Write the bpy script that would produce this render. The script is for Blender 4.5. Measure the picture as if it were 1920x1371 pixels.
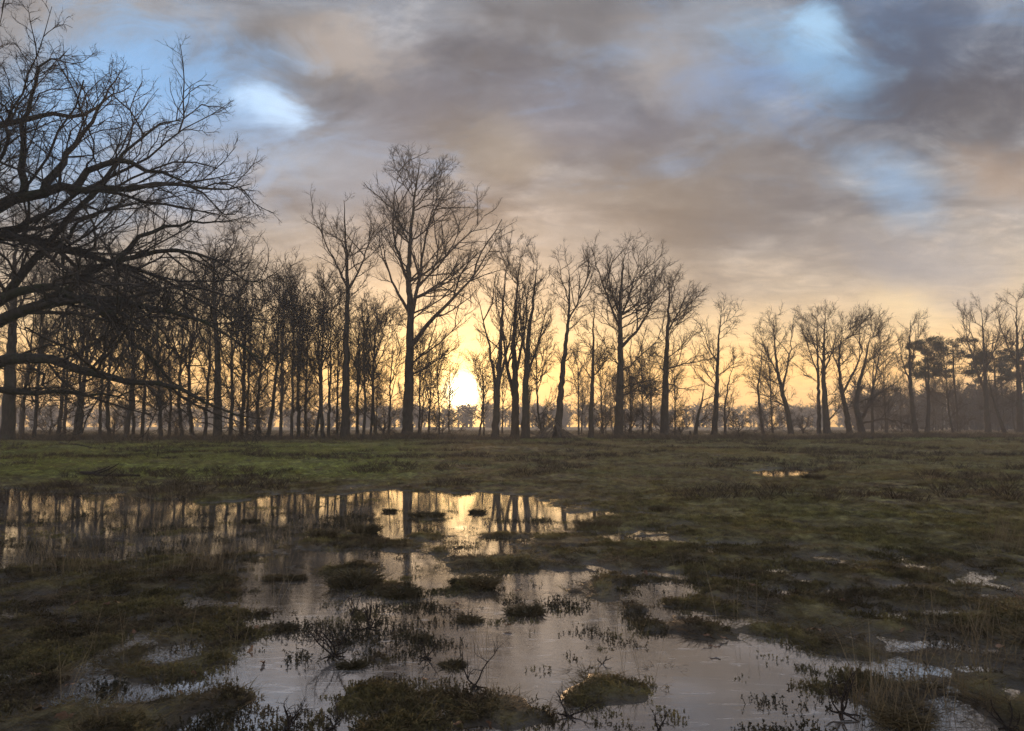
import bpy, math, random
import numpy as np
from math import radians, sin, cos, tan, pi

for o in list(bpy.data.objects):
    bpy.data.objects.remove(o)
scene = bpy.context.scene
COL = scene.collection

# ------------------------------------------------------------------ camera
IMG_W, IMG_H, FPX = 1920.0, 1371.0, 1280.0        # photograph size, focal length in photo pixels
HORIZON, CAM_H = 798.0, 1.25
PITCH = math.atan((HORIZON - IMG_H / 2) / FPX)
cam_data = bpy.data.cameras.new('camera')
cam_data.sensor_width = 36.0
cam_data.lens = 36.0 * FPX / IMG_W
cam_data.clip_start, cam_data.clip_end = 0.05, 5000
cam = bpy.data.objects.new('camera', cam_data)
COL.objects.link(cam)
cam.location = (0, 0, CAM_H)
cam.rotation_euler = (pi / 2 + PITCH, 0, 0)
scene.camera = cam

def ray(px, py):
    v, w = (px - IMG_W / 2) / FPX, (IMG_H / 2 - py) / FPX
    return np.array([v, cos(PITCH) - w * sin(PITCH), sin(PITCH) + w * cos(PITCH)])
def at(px, py, depth):                       # point seen at a pixel, `depth` metres ahead
    d = ray(px, py)
    return np.array([0, 0, CAM_H]) + d * (depth / d[1])
def on_ground(px, py):                       # point of the (flat) ground seen at a pixel
    d = ray(px, py)
    return np.array([0, 0, CAM_H]) + d * (-CAM_H / d[2])

# ------------------------------------------------------------------ node helper
class NT:
    def __init__(self, tree):
        self.t, self.n, self.l = tree, tree.nodes, tree.links
    def put(self, sock, v):
        if isinstance(v, bpy.types.NodeSocket):
            self.l.new(v, sock)
        elif v is not None:
            try:
                sock.default_value = v
            except (TypeError, ValueError):
                sock.default_value = (*v, 1.0)
    def node(self, kind, ins=None, **attrs):
        nd = self.n.new(kind)
        for k, v in attrs.items():
            setattr(nd, k, v)
        for k, v in (ins or {}).items():
            self.put(nd.inputs[k], v)
        return nd
    def m(self, op, a, b=None, c=None, clamp=False):
        nd = self.n.new('ShaderNodeMath'); nd.operation = op; nd.use_clamp = clamp
        for i, v in enumerate((a, b, c)):
            if v is not None: self.put(nd.inputs[i], v)
        return nd.outputs[0]
    def v(self, op, a, b=None, scale=None):
        nd = self.n.new('ShaderNodeVectorMath'); nd.operation = op
        self.put(nd.inputs[0], a)
        if b is not None: self.put(nd.inputs[1], b)
        if scale is not None: self.put(nd.inputs['Scale'], scale)
        return nd.outputs['Value'] if op in ('DOT_PRODUCT', 'LENGTH') else nd.outputs[0]
    def mix(self, f, a, b, blend='MIX'):
        nd = self.n.new('ShaderNodeMix'); nd.data_type = 'RGBA'; nd.blend_type = blend
        self.put(nd.inputs[0], f)
        self.put(nd.inputs[6], (*a, 1) if isinstance(a, tuple) and len(a) == 3 else a)
        self.put(nd.inputs[7], (*b, 1) if isinstance(b, tuple) and len(b) == 3 else b)
        return nd.outputs[2]
    def step(self, x, lo, hi, a=0.0, b=1.0):
        nd = self.n.new('ShaderNodeMapRange'); nd.interpolation_type = 'SMOOTHSTEP'
        for i, v in enumerate((x, lo, hi, a, b)): self.put(nd.inputs[i], v)
        return nd.outputs[0]
    def noise(self, vec, scale, detail=4, rough=0.55, distort=0.0, out=0):
        nd = self.node('ShaderNodeTexNoise', {'Scale': scale, 'Detail': detail, 'Roughness': rough, 'Distortion': distort})
        if vec is not None: self.l.new(vec, nd.inputs['Vector'])
        return nd.outputs[out]
    def ramp(self, fac, stops):
        nd = self.n.new('ShaderNodeValToRGB'); cr = nd.color_ramp
        while len(cr.elements) < len(stops): cr.elements.new(0.5)
        for e, (p, c) in zip(cr.elements, stops):
            e.position = p; e.color = (*c, 1)
        self.l.new(fac, nd.inputs[0])
        return nd.outputs[0]

# ------------------------------------------------------------------ sky, sun, exposure
SUN_DIR = ray(866, 735); SUN_DIR = SUN_DIR / np.linalg.norm(SUN_DIR)
SUN_EL = math.asin(SUN_DIR[2]); SUN_AZ = math.atan2(SUN_DIR[0], SUN_DIR[1])

world = bpy.data.worlds.new('World'); scene.world = world; world.use_nodes = True
world.node_tree.nodes.clear()
W = NT(world.node_tree)
gen = W.node('ShaderNodeTexCoord').outputs['Generated']
D = W.v('NORMALIZE', gen)
sep = W.node('ShaderNodeSeparateXYZ', {0: D}).outputs
elev = W.m('MULTIPLY', W.m('ARCSINE', sep[2]), 180 / pi)
sky = W.node('ShaderNodeTexSky', sky_type='NISHITA', sun_disc=False, sun_elevation=SUN_EL,
             sun_rotation=SUN_AZ, air_density=1.6, dust_density=3.0, ozone_density=1.0)
clear = W.v('SCALE', sky.outputs[0], scale=0.05)

# cloud deck seen in perspective: direction projected on a plane overhead
zc = W.m('ADD', W.m('MAXIMUM', sep[2], 0.0), 0.16)
cp = W.node('ShaderNodeCombineXYZ', {0: W.m('DIVIDE', sep[0], zc), 1: W.m('DIVIDE', sep[1], zc), 2: 0.0}).outputs[0]
cp = W.node('ShaderNodeMapping', {'Vector': cp, 'Rotation': (0, 0, 0.35), 'Scale': (0.85, 1.25, 1)}).outputs[0]
n_big = W.noise(cp, 1.5, 7, 0.58, 0.35)
n_mid = W.noise(W.v('ADD', cp, (7.3, 2.1, 0)), 3.1, 7, 0.60, 0.6)
n_fine = W.noise(W.v('ADD', cp, (1.7, 9.4, 3.0)), 8.0, 6, 0.6, 0.8)

# colour of the lit cloud deck by elevation, towards and away from the sun
ef = W.m('DIVIDE', W.m('ADD', elev, 5.0), 45.0, clamp=True)
def e_(deg): return (deg + 5) / 45
warm = W.ramp(ef, [(0, (1.5, .82, .22)), (e_(1), (1.7, .92, .24)), (e_(4.0), (1.75, 1.0, .30)), (e_(7.2), (1.1, .76, .38)),
                   (e_(10.5), (.63, .51, .385)), (e_(14), (.46, .41, .37)), (e_(19), (.38, .37, .375)), (e_(26), (.31, .325, .36)), (e_(40), (.42, .42, .44))])
cold = W.ramp(ef, [(0, (.46, .42, .40)), (e_(4), (.58, .52, .49)), (e_(14), (.54, .51, .51)), (e_(40), (.42, .425, .45))])
hl = W.m('SQRT', W.m('ADD', W.m('MULTIPLY', sep[0], sep[0]), W.m('MULTIPLY', sep[1], sep[1])))
caz = W.m('DIVIDE', W.m('ADD', W.m('MULTIPLY', sep[0], sin(SUN_AZ)), W.m('MULTIPLY', sep[1], cos(SUN_AZ))), W.m('MAXIMUM', hl, 1e-4))
deck = W.mix(W.step(caz, 0.2, 0.985), cold, warm)
deck = W.mix(0.12, deck, clear)
up = W.step(elev, 7.0, 17.0)
thick = W.m('MULTIPLY', W.step(n_big, 0.45, 0.62), W.m('MULTIPLY', up, 0.85))
deck = W.mix(thick, deck, W.v('MULTIPLY', deck, (.54, .56, .62)))
lit = W.m('MULTIPLY', W.step(n_mid, 0.50, 0.68), W.m('MULTIPLY', up, 0.75))
deck = W.mix(lit, deck, W.v('ADD', W.v('MULTIPLY', deck, (1.35, 1.3, 1.22)), (.03, .02, .015)))
gap = W.m('MULTIPLY', W.step(n_mid, 0.46, 0.32), W.m('MULTIPLY', W.step(elev, 13.0, 22.0), 0.6))
deck = W.mix(gap, deck, (.29, .38, .50))
streak = W.m('ADD', W.m('MULTIPLY', n_fine, 0.7), 0.65)
deck = W.v('SCALE', deck, scale=streak)

# the cloud banks, lit edges and blue gaps that the photograph shows
ay = W.m('MAXIMUM', sep[1], 0.02)
uv = W.node('ShaderNodeCombineXYZ', {0: W.m('DIVIDE', sep[0], ay), 1: W.m('DIVIDE', sep[2], ay), 2: 0.0}).outputs[0]
wv = W.v('SUBTRACT', W.noise(uv, 3.2, 5, 0.55, 0.0, out=1), (.5, .5, .5))
uvw = W.v('ADD', uv, W.v('MULTIPLY', wv, (.26, .17, 0)))
fray = W.m('SUBTRACT', W.noise(W.node('ShaderNodeMapping', {'Vector': uv, 'Rotation': (0, 0, .3), 'Scale': (1, 1.8, 1)}).outputs[0], 6.0, 8, 0.62, 0.7), .5)
BANKS = [  # px, py, radius px, colour, amount
    (560, 95, 120, (.20, .17, .15), .65), (1000, 15, 190, (.20, .185, .185), .65), (760, 190, 120, (.25, .24, .26), .5),
    (1700, 90, 190, (.12, .15, .21), .75), (1880, 220, 140, (.15, .14, .15), .75), (1360, 330, 170, (.23, .20, .19), .5),
    (930, 290, 110, (.27, .235, .20), .5), (1230, 415, 160, (.26, .21, .17), .5), (1100, 210, 120, (.23, .24, .29), .5),
    (700, 300, 110, (.28, .29, .33), .5), (1500, 460, 150, (.30, .27, .26), .4),
    (640, 90, 85, (.54, .47, .42), .6), (1240, 115, 85, (.48, .43, .40), .5), (975, 265, 75, (.42, .37, .33), .35),
    (1890, 350, 90, (.48, .36, .27), .6), (1690, 585, 55, (.95, .72, .42), .6), (140, 30, 150, (.46, .385, .32), .6),
    (290, 175, 190, (.30, .47, .66), .9), (120, 260, 190, (.36, .50, .66), .75), (330, 330, 120, (.42, .46, .54), .6), (620, 330, 130, (.37, .39, .43), .55), (478, 212, 52, (.62, .74, .86), .75),
    (1500, 90, 120, (.33, .49, .64), .75), (1530, 40, 55, (.50, .66, .78), .6), (1400, 170, 100, (.25, .36, .52), .6),
    (1670, 335, 85, (.33, .45, .58), .65), (1740, 500, 100, (.40, .39, .41), .45), (1100, 440, 100, (.42, .39, .38), .3)]
for px, py, rad, colr, amt in BANKS:
    d0 = ray(px, py); u0, v0 = d0[0] / d0[1], d0[2] / d0[1]
    mp = W.node('ShaderNodeMapping', {'Vector': uvw, 'Location': (u0, v0, 0), 'Rotation': (0, 0, -.28), 'Scale': (rad * 1.3 / FPX, rad * .8 / FPX, 1)}, vector_type='TEXTURE')
    q = W.m('ADD', W.v('LENGTH', mp.outputs[0]), W.m('MULTIPLY', fray, 2.6))
    deck = W.mix(W.step(q, 1.55, 0.10, 0.0, amt), deck, colr)

gam = W.node('ShaderNodeGamma', {'Color': deck, 'Gamma': 1.42}).outputs[0]
deck = W.mix(up, deck, W.v('MULTIPLY', gam, (1.19, 1.27, 1.36)))            # heavier, more broken cloud overhead than near the horizon

# aureole of the low sun, shining through thin cloud
cs = W.m('MINIMUM', W.v('DOT_PRODUCT', D, tuple(SUN_DIR)), 0.9999999)
ths = W.m('MULTIPLY', W.m('ARCCOSINE', cs), 180 / pi)
core = W.m('MULTIPLY', W.m('EXPONENT', W.m('MULTIPLY', W.m('POWER', W.m('DIVIDE', ths, 0.85), 2.0), -1.0)), 26.0)
ring = W.m('MULTIPLY', W.m('EXPONENT', W.m('DIVIDE', ths, -2.0)), 3.2)
wide = W.m('MULTIPLY', W.m('EXPONENT', W.m('DIVIDE', ths, -8.0)), 1.15)
aur = W.v('ADD', W.v('SCALE', (1, .88, .60), scale=core), W.v('ADD', W.v('SCALE', (1, .70, .28), scale=ring), W.v('SCALE', (1, .56, .14), scale=wide)))
total = W.v('ADD', deck, aur)
bg = W.node('ShaderNodeBackground', {'Color': total, 'Strength': 1.0})
W.l.new(bg.outputs[0], W.node('ShaderNodeOutputWorld').inputs[0])

sun_data = bpy.data.lights.new('sun', 'SUN')
sun_data.energy, sun_data.angle, sun_data.color = 3.0, radians(0.6), (1.0, .62, .32)
sun = bpy.data.objects.new('sun', sun_data); COL.objects.link(sun)
from mathutils import Vector
sun.rotation_euler = Vector(SUN_DIR).to_track_quat('Z', 'Y').to_euler()   # light runs from the sun towards the camera
sun.location = (0, 0, 60)

scene.view_settings.view_transform = 'Standard'
scene.view_settings.look = 'None'
scene.view_settings.exposure = 0.27
scene.view_settings.gamma = 1.0
scene.view_settings.use_curve_mapping = False
scene.cycles.use_denoising = True
scene.cycles.adaptive_threshold = 0.02
scene.cycles.denoising_prefilter = 'FAST'
scene.cycles.max_bounces = 4
scene.cycles.diffuse_bounces = 2
scene.cycles.glossy_bounces = 2
scene.cycles.volume_bounces = 2
scene.cycles.transparent_max_bounces = 4

# ------------------------------------------------------------------ mesh helpers
def make_mesh(name, V, F, smooth=True):
    """V (n,3); F list of (m,k) index arrays"""
    me = bpy.data.meshes.new(name)
    F = [f for f in F if len(f)]
    V = np.asarray(V, np.float32)
    me.vertices.add(len(V)); me.vertices.foreach_set('co', V.ravel())
    loops = np.concatenate([f.ravel() for f in F]).astype(np.int32)
    cnt = np.concatenate([np.full(len(f), f.shape[1], np.int32) for f in F])
    me.loops.add(len(loops)); me.loops.foreach_set('vertex_index', loops)
    me.polygons.add(len(cnt))
    me.polygons.foreach_set('loop_start', np.concatenate([[0], np.cumsum(cnt)[:-1]]).astype(np.int32))
    me.polygons.foreach_set('use_smooth', np.full(len(cnt), smooth))
    me.update(calc_edges=True)
    return me
def obj(name, me, mat=None, parent=None, loc=None):
    o = bpy.data.objects.new(name, me); COL.objects.link(o)
    if me is not None and mat is not None and not me.materials: me.materials.append(mat)
    if parent is not None: o.parent = parent
    if loc is not None: o.location = loc
    return o
def tag(o, label=None, cat=None, group=None, kind=None):
    for k, v in (('label', label), ('category', cat), ('group', group), ('kind', kind)):
        if v: o[k] = v
    return o
def unit(a): return a / np.maximum(np.linalg.norm(a, axis=-1, keepdims=True), 1e-9)
def frames(T):
    ref = np.array([0.31, 0.87, 0.11]); u = unit(np.cross(T, ref)); return u, np.cross(T, u)
def tubes(P0, R0, T0, P1, R1, T1, k, base=0):
    n = len(P0); a = np.arange(k) * 2 * pi / k
    ca, sa = np.cos(a)[None, :, None], np.sin(a)[None, :, None]
    u0, v0 = frames(T0); u1, v1 = frames(T1)
    A = P0[:, None] + (u0[:, None] * ca + v0[:, None] * sa) * R0[:, None, None]
    B = P1[:, None] + (u1[:, None] * ca + v1[:, None] * sa) * R1[:, None, None]
    V = np.concatenate([A, B], 1).reshape(-1, 3)
    i = np.arange(n)[:, None] * 2 * k + base; j = np.arange(k)[None]; j2 = (j + 1) % k
    Fq = np.stack([i + j, i + j2, i + k + j2, i + k + j], -1).reshape(-1, 4)
    return V, Fq
def cones(P0, R0, P1, base=0, k=3):
    n = len(P0); T = unit(P1 - P0); u, v = frames(T); a = np.arange(k) * 2 * pi / k
    A = P0[:, None] + (u[:, None] * np.cos(a)[None, :, None] + v[:, None] * np.sin(a)[None, :, None]) * R0[:, None, None]
    V = np.concatenate([A, P1[:, None]], 1).reshape(-1, 3)
    i = np.arange(n)[:, None] * (k + 1) + base; j = np.arange(k)[None]; j2 = (j + 1) % k
    return V, np.stack([i + j, i + j2, i + k + 0 * j], -1).reshape(-1, 3)

# value noise on the plane
def vnoise(x, y, s, seed=0):
    x = np.asarray(x) / s; y = np.asarray(y) / s
    xi = np.floor(x).astype(np.int64); yi = np.floor(y).astype(np.int64); fx = x - xi; fy = y - yi
    fx = fx * fx * fx * (fx * (fx * 6 - 15) + 10); fy = fy * fy * fy * (fy * (fy * 6 - 15) + 10)
    def h(a, b):
        n = (a * 374761393 + b * 668265263 + seed * 1442695041) & 0xFFFFFFFF
        n = ((n ^ (n >> 13)) * 1274126177) & 0xFFFFFFFF
        return ((n ^ (n >> 16)) & 0xFFFF) / 32767.5 - 1
    a = h(xi, yi) * (1 - fx) + h(xi + 1, yi) * fx; b = h(xi, yi + 1) * (1 - fx) + h(xi + 1, yi + 1) * fx
    return a * (1 - fy) + b * fy

# ------------------------------------------------------------------ materials
def material(name):
    m = bpy.data.materials.new(name); m.use_nodes = True; m.node_tree.nodes.clear()
    return m, NT(m.node_tree)
def finish(N, bsdf, disp=None):
    out = N.node('ShaderNodeOutputMaterial'); N.l.new(bsdf.outputs[0], out.inputs[0])
def bark_mat(name, dark, light, moss=0.0, bump=0.6):
    m, N = material(name)
    p = N.node('ShaderNodeTexCoord').outputs['Object']
    q = N.node('ShaderNodeMapping', {'Vector': p, 'Scale': (1, 1, 0.22)}).outputs[0]
    n = N.noise(q, 9, 6, 0.65, 0.3); c = N.mix(N.step(n, .3, .7), dark, light)
    if moss:
        c = N.mix(N.m('MULTIPLY', N.step(N.noise(p, 1.3, 4), .48, .62), moss), c, (.035, .048, .016))
    b = N.node('ShaderNodeBump', {'Strength': bump, 'Distance': 0.05, 'Height': n})
    bs = N.node('ShaderNodeBsdfPrincipled', {'Base Color': c, 'Roughness': .9, 'Normal': b.outputs[0]})
    finish(N, bs); return m
M_OAK = bark_mat('oak_bark', (.030, .025, .020), (.075, .062, .050), .6)
M_BARK = bark_mat('brown_bark', (.045, .034, .026), (.095, .072, .052), .35)
M_TWIG = bark_mat('twig_bark', (.060, .042, .030), (.10, .072, .05), 0, 0)
M_OAKTWIG = bark_mat('oak_twig', (.040, .032, .026), (.075, .06, .048), 0, 0)
M_DEAD = bark_mat('wet_dead_wood', (.016, .012, .010), (.045, .030, .024), 0, .3)
M_STICK = bark_mat('weathered_stick', (.10, .075, .055), (.20, .16, .12), 0, .3)

def ground_colour(N, pos):
    """colour of the meadow by place: moss green strip, olive heath, wet dark peat, straw beyond the trees"""
    s = N.node('ShaderNodeSeparateXYZ', {0: pos}).outputs
    n1 = N.noise(pos, .33, 5, .6); n2 = N.noise(pos, 1.7, 5, .6); n3 = N.noise(pos, 9, 4, .65); n4 = N.noise(pos, .12, 4, .6)
    c = N.mix(N.step(n2, .35, .68), (0.145, 0.108, 0.066), (0.21, 0.182, 0.080))
    c = N.mix(N.m('MULTIPLY', N.step(n1, .50, .64), .75), c, (0.150, 0.150, 0.058))
    slope = N.m('DIVIDE', s[0], N.m('MAXIMUM', s[1], 1.0))
    gz = N.m('MULTIPLY', N.step(s[1], 13.5, 17.0), N.step(s[1], 52.0, 40.0))
    gz = N.m('MULTIPLY', gz, N.step(N.m('ADD', slope, N.m('MULTIPLY', n1, .16)), .02, -.13))
    gz = N.m('MULTIPLY', gz, N.step(n2, .28, .52))
    c = N.mix(N.m('MULTIPLY', gz, .92), c, N.mix(N.step(n3, .35, .7), (.15, .165, .052), (.29, .32, .070)))
    rim = N.m('MULTIPLY', N.step(s[1], 47.0, 54.0), N.step(s[1], 66.0, 58.0))
    c = N.mix(N.m('MULTIPLY', rim, N.step(n1, .38, .55)), c, (0.165, 0.195, 0.055))
    rz = N.m('MULTIPLY', N.step(slope, .02, .25), N.m('MULTIPLY', N.step(s[1], 5.0, 8.0), N.step(n4, .38, .55)))
    c = N.mix(N.m('MULTIPLY', rz, .55), c, (0.200, 0.190, 0.080))
    c = N.mix(N.m('MULTIPLY', N.step(n4, .55, .68), .5), c, (0.174, 0.117, 0.075))
    near = N.step(s[1], 9.5, 5.0)
    c = N.mix(N.m('MULTIPLY', near, .7), c, N.mix(N.step(n2, .4, .62), (0.062, 0.053, 0.042), (0.125, 0.110, 0.055)))
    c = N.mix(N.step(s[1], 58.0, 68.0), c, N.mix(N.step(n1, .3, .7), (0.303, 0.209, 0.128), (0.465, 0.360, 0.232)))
    c = N.mix(1.0, c, N.mix(N.step(n3, .25, .75), (.50, .48, .46), (1.5, 1.48, 1.4)), 'MULTIPLY')
    c = N.v('SCALE', c, scale=1.22)
    n5 = N.noise(pos, 3.6, 6, .7, .4)
    c = N.mix(1.0, c, N.mix(N.step(n5, .32, .66), (.42, .40, .40), (1.35, 1.35, 1.3)), 'MULTIPLY')
    return c, n3, s
m, N = material('meadow_ground')
pos = N.node('ShaderNodeNewGeometry').outputs['Position']
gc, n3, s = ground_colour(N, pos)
lowz = N.step(s[2], .035, -.005)                                # wet peat at the water's edge: the mud itself is darker and glossy
gc = N.mix(N.m('MULTIPLY', lowz, N.step(s[1], 40.0, 25.0)), gc, (.085, .070, .058))
bmp = N.node('ShaderNodeBump', {'Strength': .9, 'Distance': .04, 'Height': N.noise(pos, 26, 5, .7)})
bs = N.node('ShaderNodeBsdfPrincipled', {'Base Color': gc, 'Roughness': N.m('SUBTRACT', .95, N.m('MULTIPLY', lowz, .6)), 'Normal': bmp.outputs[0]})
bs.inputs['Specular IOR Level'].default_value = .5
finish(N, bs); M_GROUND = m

def blade_mat(name, gain, tintcol=None, tint=0.0):
    m, N = material(name)
    pos = N.node('ShaderNodeNewGeometry').outputs['Position']
    c, n3, s = ground_colour(N, pos)
    rnd = N.node('ShaderNodeObjectInfo').outputs['Random']
    c = N.v('SCALE', c, scale=N.m('MULTIPLY', N.m('ADD', N.m('MULTIPLY', rnd, .8), .6), gain))
    if tintcol: c = N.mix(N.m('MULTIPLY', N.step(rnd, .35, .9), tint), c, tintcol)
    bs = N.node('ShaderNodeBsdfPrincipled', {'Base Color': c, 'Roughness': .75})
    bs.inputs['Specular IOR Level'].default_value = .2
    tr = N.node('ShaderNodeBsdfTranslucent', {'Color': c})           # thin leaves let the back light through
    mx = N.node('ShaderNodeMixShader', {0: .35, 1: bs.outputs[0], 2: tr.outputs[0]})
    finish(N, mx); return m
M_GRASS = blade_mat('meadow_grass', 1.3, (.22, .17, .10), .55)
M_MOSS = blade_mat('moss_sprig', 1.35, (.095, .092, .040), .5)
def plain(name, a, b, rough=.7, scale=6, spec=.3):
    m, N = material(name)
    pos = N.node('ShaderNodeNewGeometry').outputs['Position']
    rnd = N.node('ShaderNodeObjectInfo').outputs['Random']
    f = N.m('ADD', N.m('MULTIPLY', N.noise(pos, scale, 4), .7), N.m('MULTIPLY', rnd, .3))
    bs = N.node('ShaderNodeBsdfPrincipled', {'Base Color': N.mix(N.step(f, .25, .75), a, b), 'Roughness': rough})
    bs.inputs['Specular IOR Level'].default_value = spec
    finish(N, bs); return m
M_STRAW = plain('dry_straw', (.17, .125, .07), (.36, .28, .17))
M_LEAF = plain('dead_oak_leaf', (.10, .045, .02), (.34, .20, .12), .6)
M_TUSSOCK = plain('tussock_blade', (.05, .042, .018), (.15, .11, .055))
M_NEEDLE = plain('pine_needle', (.018, .026, .014), (.045, .055, .026), .7, 1.5)

m, N = material('icy_water')
pos = N.node('ShaderNodeNewGeometry').outputs['Position']
ms = N.node('ShaderNodeMapping', {'Vector': pos, 'Rotation': (0, 0, .5), 'Scale': (1.0, 4.0, 1)}).outputs[0]
str1 = N.noise(ms, 3.2, 6, .62, 1.6); rip = N.noise(N.node('ShaderNodeMapping', {'Vector': pos, 'Scale': (.7, 2.2, 1)}).outputs[0], 5.0, 5, .6, .3)
sy = N.node('ShaderNodeSeparateXYZ', {0: pos}).outputs[1]
vor = N.node('ShaderNodeTexVoronoi', {'Vector': N.v('ADD', ms, N.v('SCALE', N.noise(pos, 2, 3, .5, 0, 1), scale=.5)), 'Scale': 2.6}, feature='DISTANCE_TO_EDGE').outputs[0]
crack = N.step(vor, .05, .0)
hgt = N.m('ADD', N.m('MULTIPLY', rip, .010), N.m('ADD', N.m('MULTIPLY', str1, .007), N.m('MULTIPLY', crack, .0012)))
bmp = N.node('ShaderNodeBump', {'Strength': 1.0, 'Distance': 1.0, 'Height': hgt})
strg = N.step(sy, 8.0, 4.5, .016, .06)
N.put(bmp.inputs['Strength'], strg)
milk = N.step(N.noise(pos, .8, 6, .65, .8), .44, .70)
c = N.mix(milk, (.085, .068, .054), (.28, .255, .24))
c = N.mix(N.m('MULTIPLY', N.step(str1, .56, .70), N.m('MULTIPLY', N.step(sy, 10.0, 5.0), .75)), c, (.55, .53, .52))      # feathered white ice
c = N.mix(N.step(N.noise(pos, 2.2, 6, .7, .6), .62, .72), c, (.035, .028, .022))                              # open dark water between the ice
bs = N.node('ShaderNodeBsdfPrincipled', {'Base Color': c, 'Roughness': N.m('ADD', N.m('MULTIPLY', milk, .05), .02), 'IOR': 2.3, 'Normal': bmp.outputs[0], 'Coat Weight': 1.0, 'Coat IOR': 1.9, 'Coat Roughness': .02, 'Coat Normal': bmp.outputs[0]})
finish(N, bs); M_WATER = m

# ------------------------------------------------------------------ terrain
def gp(pts): return np.array([on_ground(*p)[:2] for p in pts])
WATER = [gp(p) for p in (
    [(-320, 930), (0, 914), (60, 924), (240, 926), (300, 938), (420, 945), (545, 925), (600, 930), (700, 922), (800, 924), (900, 925),
     (1010, 933), (1035, 956), (1105, 965), (1085, 990), (950, 1000), (860, 1003), (760, 1002), (690, 1009), (600, 1012), (540, 1019),
     (400, 1038), (200, 1050), (0, 1060), (-320, 1080)],
    [(760, 1013), (850, 1008), (950, 1014), (985, 1030), (890, 1041), (820, 1030)],
    [(560, 1040), (700, 1034), (800, 1045), (830, 1070), (900, 1086), (1040, 1080), (1130, 1077), (1040, 1102), (1030, 1132), (1150, 1150),
     (1130, 1177), (1000, 1185), (1020, 1232), (1090, 1236), (1230, 1230), (1215, 1258), (1060, 1266), (1020, 1300), (1080, 1332), (1240, 1322),
     (1300, 1262), (1480, 1212), (1560, 1240), (1700, 1262), (1760, 1310), (1830, 1345), (1930, 1410), (1930, 1640), (300, 1640),
     (330, 1371), (480, 1330), (520, 1270), (450, 1220), (480, 1180), (500, 1130), (470, 1100), (400, 1080), (480, 1050)],
    [(1180, 1112), (1230, 1100), (1292, 1098), (1290, 1115), (1240, 1126), (1200, 1123)],
    [(1250, 1138), (1330, 1143), (1390, 1165), (1340, 1168), (1280, 1156)],
    [(1415, 883), (1480, 879), (1530, 884), (1515, 895), (1440, 897)],
    [(1560, 1192), (1640, 1196), (1740, 1212), (1640, 1214)],
    [(1870, 1168), (1990, 1170), (1990, 1182), (1880, 1180)],
    [(1190, 1222), (1265, 1210), (1290, 1222), (1230, 1238)],
    [(1095, 1003), (1170, 996), (1225, 1003), (1140, 1014)])]
ISLES = [gp(p) for p in (
    [(640, 1292), (760, 1278), (900, 1290), (985, 1312), (980, 1380), (700, 1390), (650, 1340)],
    [(1615, 1275), (1700, 1270), (1765, 1290), (1740, 1318), (1640, 1315)],
    [(610, 1072), (690, 1064), (720, 1086), (680, 1106), (625, 1100)],
    [(690, 1100), (760, 1090), (800, 1104), (770, 1126), (700, 1122)],
    [(760, 970), (800, 964), (840, 970), (800, 978)], [(560, 1006), (700, 985), (712, 1002), (600, 1020)],
    [(640, 1240), (700, 1236), (705, 1262), (650, 1264)], [(1290, 1300), (1340, 1296), (1360, 1312), (1310, 1318)],
    [(870, 1080), (930, 1078), (935, 1102), (880, 1104)], [(1330, 960), (1350, 960), (1350, 965)])]
SOGGY = gp([(-320, 1075), (0, 1055), (400, 1075), (480, 1100), (510, 1180), (530, 1300), (340, 1420), (300, 1640), (-320, 1640)])
def sdist(poly, x, y):                       # signed distance, positive inside
    px, py = x[:, None], y[:, None]
    a, b = poly, np.roll(poly, -1, 0); e = b - a
    wx, wy = px - a[None, :, 0], py - a[None, :, 1]
    t = np.clip((wx * e[:, 0] + wy * e[:, 1]) / (e ** 2).sum(1), 0, 1)
    d = np.sqrt(((wx - e[:, 0] * t) ** 2 + (wy - e[:, 1] * t) ** 2).min(1))
    c = ((a[None, :, 1] > py) != (b[None, :, 1] > py)) & (px < (e[:, 0] * (py - a[:, 1]) / np.where(e[:, 1] == 0, 1e-9, e[:, 1])) + a[:, 0])
    return np.where(c.sum(1) % 2 == 1, d, -d)
def smooth(v, lo, hi):
    t = np.clip((v - lo) / (hi - lo), 0, 1); return t * t * (3 - 2 * t)
def height(x, y):
    x = np.asarray(x, float).ravel(); y = np.asarray(y, float).ravel()
    h = np.full(len(x), .15)
    near = (y < 30) & (y > -4) & (np.abs(x) < 34)
    xi, yi = x[near], y[near]
    if len(xi):
        w = np.full(len(xi), -9.)
        for p in WATER: w = np.maximum(w, sdist(p, xi, yi))
        sog = sdist(SOGGY, xi, yi); isl = np.full(len(xi), -9.)
        for p in ISLES: isl = np.maximum(isl, sdist(p, xi, yi))
        fade = .5 + yi * .06
        rag = .11 * vnoise(xi, yi, .45, 14) + .08 * vnoise(xi, yi, .18, 15)              # ragged shores
        w = w + rag * (.6 + .12 * yi); isl = isl + rag * 1.1; sog = sog + 2 * rag
        hh = .013 + .032 * smooth(-w, .1, 2.2) * smooth(yi, 4, 11) - .052 * smooth(w, -.22, .12 * fade) + .09 * smooth(np.hypot(xi, yi), 13, 22) * smooth(-w, .1, .9)
        wet = smooth(sog, -.3, .3) * smooth(-w, -.05, .15)
        hh = hh * (1 - wet) + .008 * wet
        hh = np.where(isl > -.15, np.maximum(hh, -.03 + .046 * smooth(isl, -.12, .12)), hh)
        h[near] = hh
    d = np.sqrt(x * x + y * y)
    n = .016 * vnoise(x, y, .9, 1) + .022 * vnoise(x, y, .33, 2) + .018 * vnoise(x, y, .14, 3) * (1 + .6 * smooth(-y, -9, -5))
    n = n * np.clip(1.15 - d / 80, .3, 1)
    big = (.05 * vnoise(x, y, 3.1, 4) + .09 * vnoise(x, y, 9.0, 5)) * smooth(d, 13, 30)
    return h + n + big
NX, NY = 440, 400
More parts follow.
